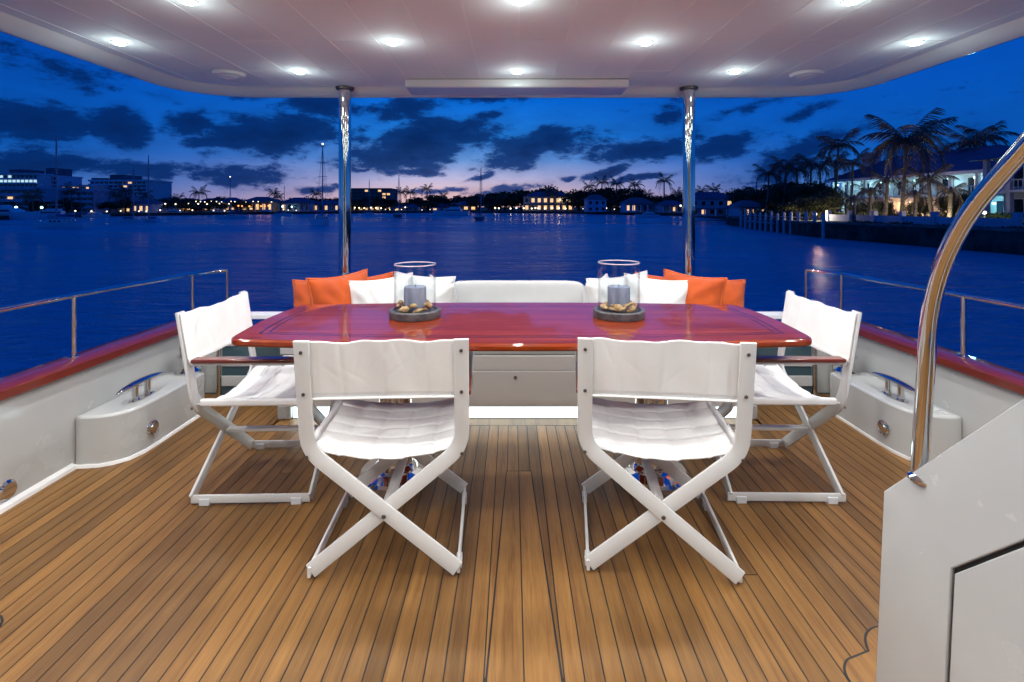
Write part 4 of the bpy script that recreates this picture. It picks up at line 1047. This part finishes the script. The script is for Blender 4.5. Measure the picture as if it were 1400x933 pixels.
lampgroup([527, 533, 541, 549, 568, 577, 588, 597], 287, 1, 'dim quay lights right of the left pole', r_=.2)
lampgroup([797, 806, 840, 852, 863, 874, 890, 912], 286, 2, 'garden lights between mansion and right pole', r_=.18)
lampgroup([952, 963, 975, 990, 1003], 288, 3, 'small lights at the house right of right pole', r_=.10)
lampgroup([905], 290, 1, 'violet quay light left of the right pole', r_=.35, mname='bulbp')

# ------------------------------------------------------------------ the big lit house on the right
A_, B_ = Vector((47.4, 76, 0)), Vector((50.2, 52, 0)); g0 = -.3
dirv = (B_-A_); LEN = dirv.length; ang = math.atan2(dirv.y, dirv.x)
villa = empty('villa', (A_.x, A_.y, g0), 'large two storey villa on the right shore with cyan lamps under its eaves', 'house', rz=ang)
# local: +x toward the camera side end, +y away from the water (into land)
HE = 5.5; D = 11
MB().box(0, LEN, 1.6, D, 0, HE).build('wall', M['w2'], villa)
m = MB(); k = 5.2; HRg = 8.6
m.v = [(-.8, -.5, HE), (LEN+.8, -.5, HE), (LEN+.8, D+.6, HE), (-.8, D+.6, HE), (k, D/2, HRg), (LEN-k, D/2, HRg)]
m.f = [(0, 1, 5, 4), (1, 2, 5), (2, 3, 4, 5), (3, 0, 4)]; rf = m.build('roof', M['roof'], villa)
MB().box(-.8, LEN+.8, -.5, D+.6, HE-.35, HE-.01).build('soffit', M['w2'], villa)
MB().box(2.2, 3.8, 3, 4.6, HE+.2, HRg+.6).build('chimney', M['w3'], villa)
MB().box(-.3, LEN+.3, -.2, 1.58, 2.65, 2.9).build('balcony_floor', M['w2'], villa)
bal = MB()
for i in range(int(LEN/.35)): bal.box(i*.35, i*.35+.05, -.14, -.08, 2.9, 3.75)
bal.box(-.2, LEN+.2, -.17, -.05, 3.75, 3.85); o = bal.build('balustrade', M['w2'], villa); o['kind'] = 'stuff'
NC = 9
for i in range(NC):
    x = LEN*i/(NC-1)
    for (z0, z1) in ((0, 2.648), (2.902, HE-.352)):
        MB().box(x-.17, x+.17, -.12+.14, .34, z0, z1).build('column', M['w2'], villa)
r = random.Random(5)
for i in range(NC-1):
    x = LEN*(i+.5)/(NC-1)
    for f, (z0, z1) in enumerate(((.1, 2.25), (3.0, 4.9))):
        fr = MB().box(x-.75, x+.75, 1.5, 1.598, z0, z1).build('window', M['w2'], villa)
        warm = f == 0 and i in (3, 4, 5)
        MB().box(x-.68, x-.03, 1.46, 1.499, z0+.1, z1-.1).build('pane', M['lw'] if warm else M['win'], fr)
        MB().box(x+.03, x+.68, 1.46, 1.499, z0+.1, z1-.1).build('pane', M['lw'] if warm or (f == 1 and i == 6) else M['win'], fr)
def wall_lamp(x, z, mname, e, col, y=.55, r_=.13):
    o = add('lamp_globe', ball(mname, r_), villa, loc=(x, y, z)); light((x, y+.25, z-.35), e, col, .12, villa)
for x in (.6, 3.2, 5.6, 8.2, 13.2, 17.5, 20.5, 23.4): wall_lamp(x, 4.75, 'bulbc', 27, (.42, .88, 1))
for x in (.5, 2.0): wall_lamp(x, 2.3, 'bulbc', 24, (.42, .88, 1))
for x in (9.6, 12.6, 16): wall_lamp(x, 2.1, 'bulbw', 45, (1, .55, .25))
wall_lamp(20.5, 2.2, 'bulbc', 50, (.25, .85, 1)); wall_lamp(22.5, 1.9, 'bulbc', 40, (.25, .85, 1))
# near blue grey house at right edge
nh = empty('neighbour_house', (47.2, 51, -.3), 'blue grey two storey house at the right edge beyond the handrail', 'house', rz=R(-88))
MB().box(0, 14, 1.8, 11, 0, 6.2).build('wall', M['w3'], nh)
MB().box(-.4, 14, -.2, 1.79, 2.9, 3.15).build('balcony_floor', M['w3'], nh)
m = MB(); m.v = [(-1.2, -.9, 6.2), (15, -.9, 6.2), (15, 12, 6.2), (-1.2, 12, 6.2), (4.5, 5.5, 8.9), (11, 5.5, 8.9)]; m.f = [(0, 1, 5, 4), (1, 2, 5), (2, 3, 4, 5), (3, 0, 4), (3, 2, 1, 0)]; m.build('roof', M['roof'], nh)
for x in (0, 2.3, 4.6, 7):
    for (z0, z1) in ((0, 2.898), (3.152, 6.198)): MB().box(x-.2, x+.2, -.15, .25, z0, z1).build('column', M['w3'], nh)
for x in (.5, 2.9, 5.3):
    for z0 in (.2, 3.4):
        fr = MB().box(x, x+1.6, 1.7, 1.798, z0, z0+2.2).build('window', M['w2'], nh); MB().box(x+.12, x+1.48, 1.66, 1.699, z0+.12, z0+2.08).build('pane', M['win'], fr)
rl = MB()
for i in range(28): rl.box(i*.4, i*.4+.05, -.14, -.09, 3.15, 4.05)
rl.box(-.3, 11, -.16, -.06, 4.05, 4.14); o = rl.build('balustrade', M['w3'], nh); o['kind'] = 'stuff'
# dock with pilings
dock = empty('dock', (35, 66, -.2), 'wooden dock on pale pilings left of the big lit house', 'dock')
M['pile'] = cm('weathered piling', (.52, .50, .54)); M['dockw'] = cm('dock boards', (.62, .60, .62))
pa, pb = G(1013, 312.3, WATER), G(1126, 325.7, WATER); N = 14
for i in range(N):
    q = pa.lerp(pb, i/(N-1)); s_ = random.uniform(-.15, .2)
    MB().lathe([(0, -3), (.19, -3), (.17, 1.75+s_), (.0, 1.95+s_)], 10).build('piling', M['pile'], dock, loc=(q.x-35, q.y-66, 0), smooth_angle=40).location.z = -1.1
dn = (pb-pa).normalized(); sd = Vector((-dn.y, dn.x, 0)); sd = sd if sd.x > 0 else -sd
bm_ = MB(); L = (pb-pa).length
for (o0_, o1_, z0, z1) in ((.35, 2.6, -1.05+.35, -.55),):
    a0, a1, a2, a3 = pa+sd*o0_, pb+sd*o0_, pb+sd*o1_, pa+sd*o1_; n = 0
    bm_.v = [(v.x-35, v.y-66, z) for z in (-.9+.2, -.55) for v in (a0, a1, a2, a3)]
    bm_.f = [(0, 1, 2, 3), (4, 7, 6, 5), (0, 4, 5, 1), (1, 5, 6, 2), (2, 6, 7, 3), (3, 7, 4, 0)]
bm_.build('dock_deck', M['dockw'], dock)
ml = MB(); ml.tube([tuple(pa+sd*.3-Vector((35, 66, 0))+Vector((0, 0, 2.15))), tuple(pb+sd*.3-Vector((35, 66, 0))+Vector((0, 0, 2.15)))], .05, 6); ml.build('rail', M['pile'], dock)
for i, px in enumerate((1114, 1162)):
    lamp(px, (293, 291)[i], 58, 'bulbw', .22, ('glaring garden lamp behind the pilings', 'glaring garden lamp at the foot of the big lit house')[i], 260, (1, .85, .6), group='garden lamps on the right shore', name='garden_or_fill_lamp')
lamp(1346, 291, 44, 'bulbw', .14, 'small garden lamp before the blue grey house at right edge', 60, (.6, 1, .5), group='garden lamps on the right shore', name='garden_or_fill_lamp')
for px, py, Yl, lab in ((1232, 299, 50, 'added fill uplight at the foot of the tallest drooping palm'), (1092, 296, 74, 'added fill uplight under the dark trees behind the pilings'), (1285, 299, 46, 'added fill uplight under the shaggy palm near the handrail'), (1140, 297, 62, 'added fill uplight beside the left corner of the big lit house')):
    lamp(px, py, Yl, 'bulbw', .10, lab, 230, (1, .8, .5), group='garden lamps on the right shore', name='garden_or_fill_lamp')  # these uplights are added fill to brighten the palms and trees
# planter pots, terrace wall
tw = empty('terrace_wall', (36.5, 54, -.3), 'low white terrace wall with posts in front of the big lit house', 'wall')
for i in range(7):
    q = Vector((35.2+i*.15, 57-i*3.4, 0)); MB().box(-.2, .2, -.2, .2, 0, 1.15).build('post', M['w3'], tw, loc=(q.x-36.5, q.y-54, 0))
MB().sweep([(-1.3, 3, .35), (-.4, -17.4, .35)], rrect(.18, .7, .01), up=(0, 0, 1)).build('wall_panel', M['w3'], tw)
def hedge(pts, w, h, n, label, z0):
    rr = np.random.default_rng(n); V = []
    pts = [Vector(p) for p in pts]
    for k in range(n):
        i = rr.integers(0, len(pts)-1); p = pts[i].lerp(pts[i+1], rr.random()); a = Vector(rr.normal(size=3)).normalized(); b = a.cross(Vector(rr.normal(size=3))).normalized()
        c = p+Vector((rr.uniform(-w, w), rr.uniform(-w, w), z0+h*(rr.random()**.8)*(.75+.25*math.sin(p.y*1.3)))); s = rr.uniform(.05, .13)
        V += [c-a*s-b*s*.5, c+a*s-b*s*.5, c+a*s+b*s*.5, c-a*s+b*s*.5]
    me = bpy.data.meshes.new('hedge'); me.from_pydata([tuple(v) for v in V], [], [(4*i, 4*i+1, 4*i+2, 4*i+3) for i in range(n)]); me.materials.append(M['leaf'])
    tag(add('hedge', me), label, 'hedge', kind='stuff')
hedge([(33.9, 50, 0), (34.8, 34, 0), (35, 20, 0)], .9, 1.1, 9000, 'dark creeping shrubs covering the top of the right seawall', -1.2)
hedge([(40.5, 66, 0), (42.5, 48, 0), (43, 36, 0)], .9, 1.0, 7000, 'clipped shrubs along the foot of the big lit house', -.3)
hedge([(36.5, 78, 0), (35.2, 60, 0)], 1.0, 1.2, 4000, 'shrubs on the bank behind the wooden pilings', -.4)

# ------------------------------------------------------------------ BOATS
M['hull'] = mat('boat hull white', (.72, .72, .75), .3, coat=.3); M['hulld'] = mat('boat hull dark', (.06, .07, .12), .3, coat=.3); M['spar'] = mat('aluminium mast', (.30, .30, .34), .4, .6); M['sailc'] = mat('furled sail cover', (.12, .14, .3), .8)
def hull(L, Bm, H, mt, parent, name='hull'):
    def f(u, v):
        t_ = u; w = Bm/2*(1-max(0, (t_-.35)/.65)**2.2)*(.82+.18*min(1, t_/.3)); a = (v-.5)*2
        s_ = abs(a); yy = math.copysign(w*(s_**.45 if s_ > 0 else 0), a); sheer = .18*H*(2*t_-.8)**2
        x = -L/2+L*t_ + (.06*L*(s_-.5)*(t_**6))
        return (x, yy*(1 if s_ > .0 else 0), -.35*H+(1.35*H+sheer)*s_**1.6)
    m = MB().grid(f, 20, 14)
    n = len(m.v); m.f.append(tuple(range(0, 15)))
    dk = MB(); pts_ = [f(i/20, 0) for i in range(21)]+[f(i/20, 1) for i in range(20, -1, -1)]
    hl = m.build(name, mt, parent, smooth_angle=50); dk.v = [(p[0], p[1], p[2]-.05) for p in pts_]; dk.f = [(i, i+1, 40-i, 41-i) for i in range(20)]; dk.build('deck', M['hull'], parent)
def sailboat(px, wl, rot, Lm, mast_top, label, dark=False, light_on=False, mainsail=True):
    q = G(px, wl, WATER); root = empty('sailboat', q, label, 'sailboat', 'sailboats at anchor', rz=R(rot)); root.location.z = WATER
    Bm = Lm*.31; H = Lm*.10
    hull(Lm, Bm, H, M['hulld'] if dark else M['hull'], root)
    MB().box(-Lm*.12, Lm*.17, -Bm*.27, Bm*.27, H*.95, H*1.5).build('cabin', M['hull'], root, bevel=.08)
    for s in (-1, 1):
        for k in range(3): MB().box(-Lm*.08+k*Lm*.08, -Lm*.03+k*Lm*.08, s*Bm*.27-.01, s*Bm*.27+.01, H*1.1, H*1.35).build('cabin_window', M['win'], root)
    MB().box(-Lm*.45, -Lm*.14, -Bm*.3, Bm*.3, H*.9, H*1.1).build('cockpit', M['hull'], root, bevel=.06)
    MB().box(-Lm*.34, -Lm*.14, -Bm*.26, Bm*.26, H*2.35, H*2.45).build('bimini', M['sailc'], root, bevel=.03)
    bt = MB()
    for x in (-.33, -.15):
        for s in (-1, 1): bt.tube([(Lm*x, s*Bm*.25, H*1.05), (Lm*x, s*Bm*.25, H*2.36)], .03, 5)
    bt.build('bimini_frame', M['spar'], root)
    mt = EYE.z+(283-mast_top)/700*q.y-WATER
    MB().tube([(Lm*.08, 0, H), (Lm*.08, 0, mt)], .10, 8, scales=[1.2, .75]).build('mast', M['spar'], root)
    MB().tube([(Lm*.07, 0, H*2.2), (-Lm*.32, 0, H*2.1)], .16, 8).build('boom', M['sailc'], root)
    st = MB(); 
    for e in ((Lm*.48, 0, H*1.3), (-Lm*.48, 0, H*1.2), (Lm*.06, Bm*.45, H*1.1), (Lm*.06, -Bm*.45, H*1.1)): st.tube([(Lm*.08, 0, mt-.2), e], .018, 4)
    st.tube([(Lm*.08, -Bm*.28, mt*.6), (Lm*.08, Bm*.28, mt*.6)], .03, 4); st.build('rigging', M['spar'], root)
    rl = MB()
    for k in range(7):
        x = -Lm*.42+k*Lm*.13
        for s in (-1, 1): rl.tube([(x, s*Bm*.42*(1 if k < 4 else 1-(k-3)*.22), H*1.05), (x, s*Bm*.42*(1 if k < 4 else 1-(k-3)*.22), H*1.05+.6)], .015, 4)
    rl.build('stanchions', M['spar'], root)
    if light_on: add('masthead_light', ball('bulbw', .16), root, loc=(Lm*.08, 0, mt+.2))
sailboat(83, 312.5, 175, 8.6, 186, 'long white sloop moored broadside at the far left, tall mast')
sailboat(180, 304.5, 5, 4.4, 228, 'small sailboat left of the pair at the left shore', dark=False)
sailboat(205, 304, 170, 4.2, 212, 'small sailboat right of the pair at the left shore')
sailboat(318, 299, 190, 7.5, 243, 'white sailboat with glowing masthead light below the left shore houses', light_on=True)
sailboat(387, 294.5, 10, 6, 254, 'small white sloop near the blue lit building')
sailboat(440, 307, 100, 9.5, 198, 'sailboat seen from astern with a lit masthead, left of the left pole', light_on=True)
sailboat(504, 294.5, 80, 7, 245, 'faint sloop on the water just right of the left pole')
sailboat(545, 297.5, 95, 8.5, 239, 'dark sailboat seen end on below the twin palms', dark=True)
sailboat(657, 301.5, 85, 7.5, 230, 'dark hulled sailboat seen end on in the middle of the bay', dark=True)
def yacht(px, wl, rot, L, label, flag=True):
    q = G(px, wl, WATER); root = empty('motor_yacht', (q.x, q.y, WATER), label, 'motorboat', 'motor yachts', rz=R(rot)); Bm = L*.3; H = L*.11
    hull(L, Bm, H, M['hull'], root)
    def slope(x0, x1, w, z0, z1, f0, f1):
        m = MB(); m.v = [(x0, -w, z0), (x1, -w, z0), (x1, w, z0), (x0, w, z0), (x0+f0, -w*.9, z1), (x1-f1, -w*.9, z1), (x1-f1, w*.9, z1), (x0+f0, w*.9, z1)]
        m.f = [(0, 1, 5, 4), (1, 2, 6, 5), (2, 3, 7, 6), (3, 0, 4, 7), (4, 5, 6, 7), (3, 2, 1, 0)]; return m
    slope(-L*.3, L*.22, Bm*.4, H*.95, H*1.75, .1, L*.1).build('cabin', M['hull'], root, bevel=.05)
    slope(-L*.27, L*.16, Bm*.405, H*1.2, H*1.55, .05, L*.045).build('cabin_window', M['win'], root)
    slope(-L*.25, L*.05, Bm*.3, H*1.752, H*2.2, .1, L*.04).build('flybridge', M['hull'], root, bevel=.04)
    MB().box(-L*.24, 0, -Bm*.3, Bm*.3, H*3.0, H*3.08).build('hardtop', M['hull'], root, bevel=.02)
    m = MB()
    for x in (-.22, -.03):
        for s in (-1, 1): m.tube([(L*x, s*Bm*.27, H*2.1), (L*x, s*Bm*.27, H*3.02)], .04, 5)
    m.build('hardtop_frame', M['spar'], root); MB().tube([(-L*.1, 0, H*3.05), (-L*.13, 0, H*4.6)], .04, 5).build('mast', M['spar'], root)
yacht(617, 295, 170, 13, 'motor yacht with a mast lying off the orange lit dock')
yacht(8, 300.5, 5, 15, 'large motor yacht berthed at the far left edge'); yacht(30, 300, 20, 10, 'white motor cruiser second from the left edge of the marina'); yacht(66, 299, 200, 11, 'white motor cruiser berthed behind the long sloop')
yacht(132, 297.5, 10, 7, 'small motorboat berthed right of the long sloop'); yacht(240, 294.5, 4, 9, 'white motorboat at the quay of the left shore'); yacht(300, 293.5, 4, 10, 'white motorboat tied below the wide lit house')
yacht(885, 297.5, 175, 7, 'small motorboat at the quay left of the right pole'); yacht(365, 293.2, 0, 8, 'motorboat moored below the restaurant pavilion')
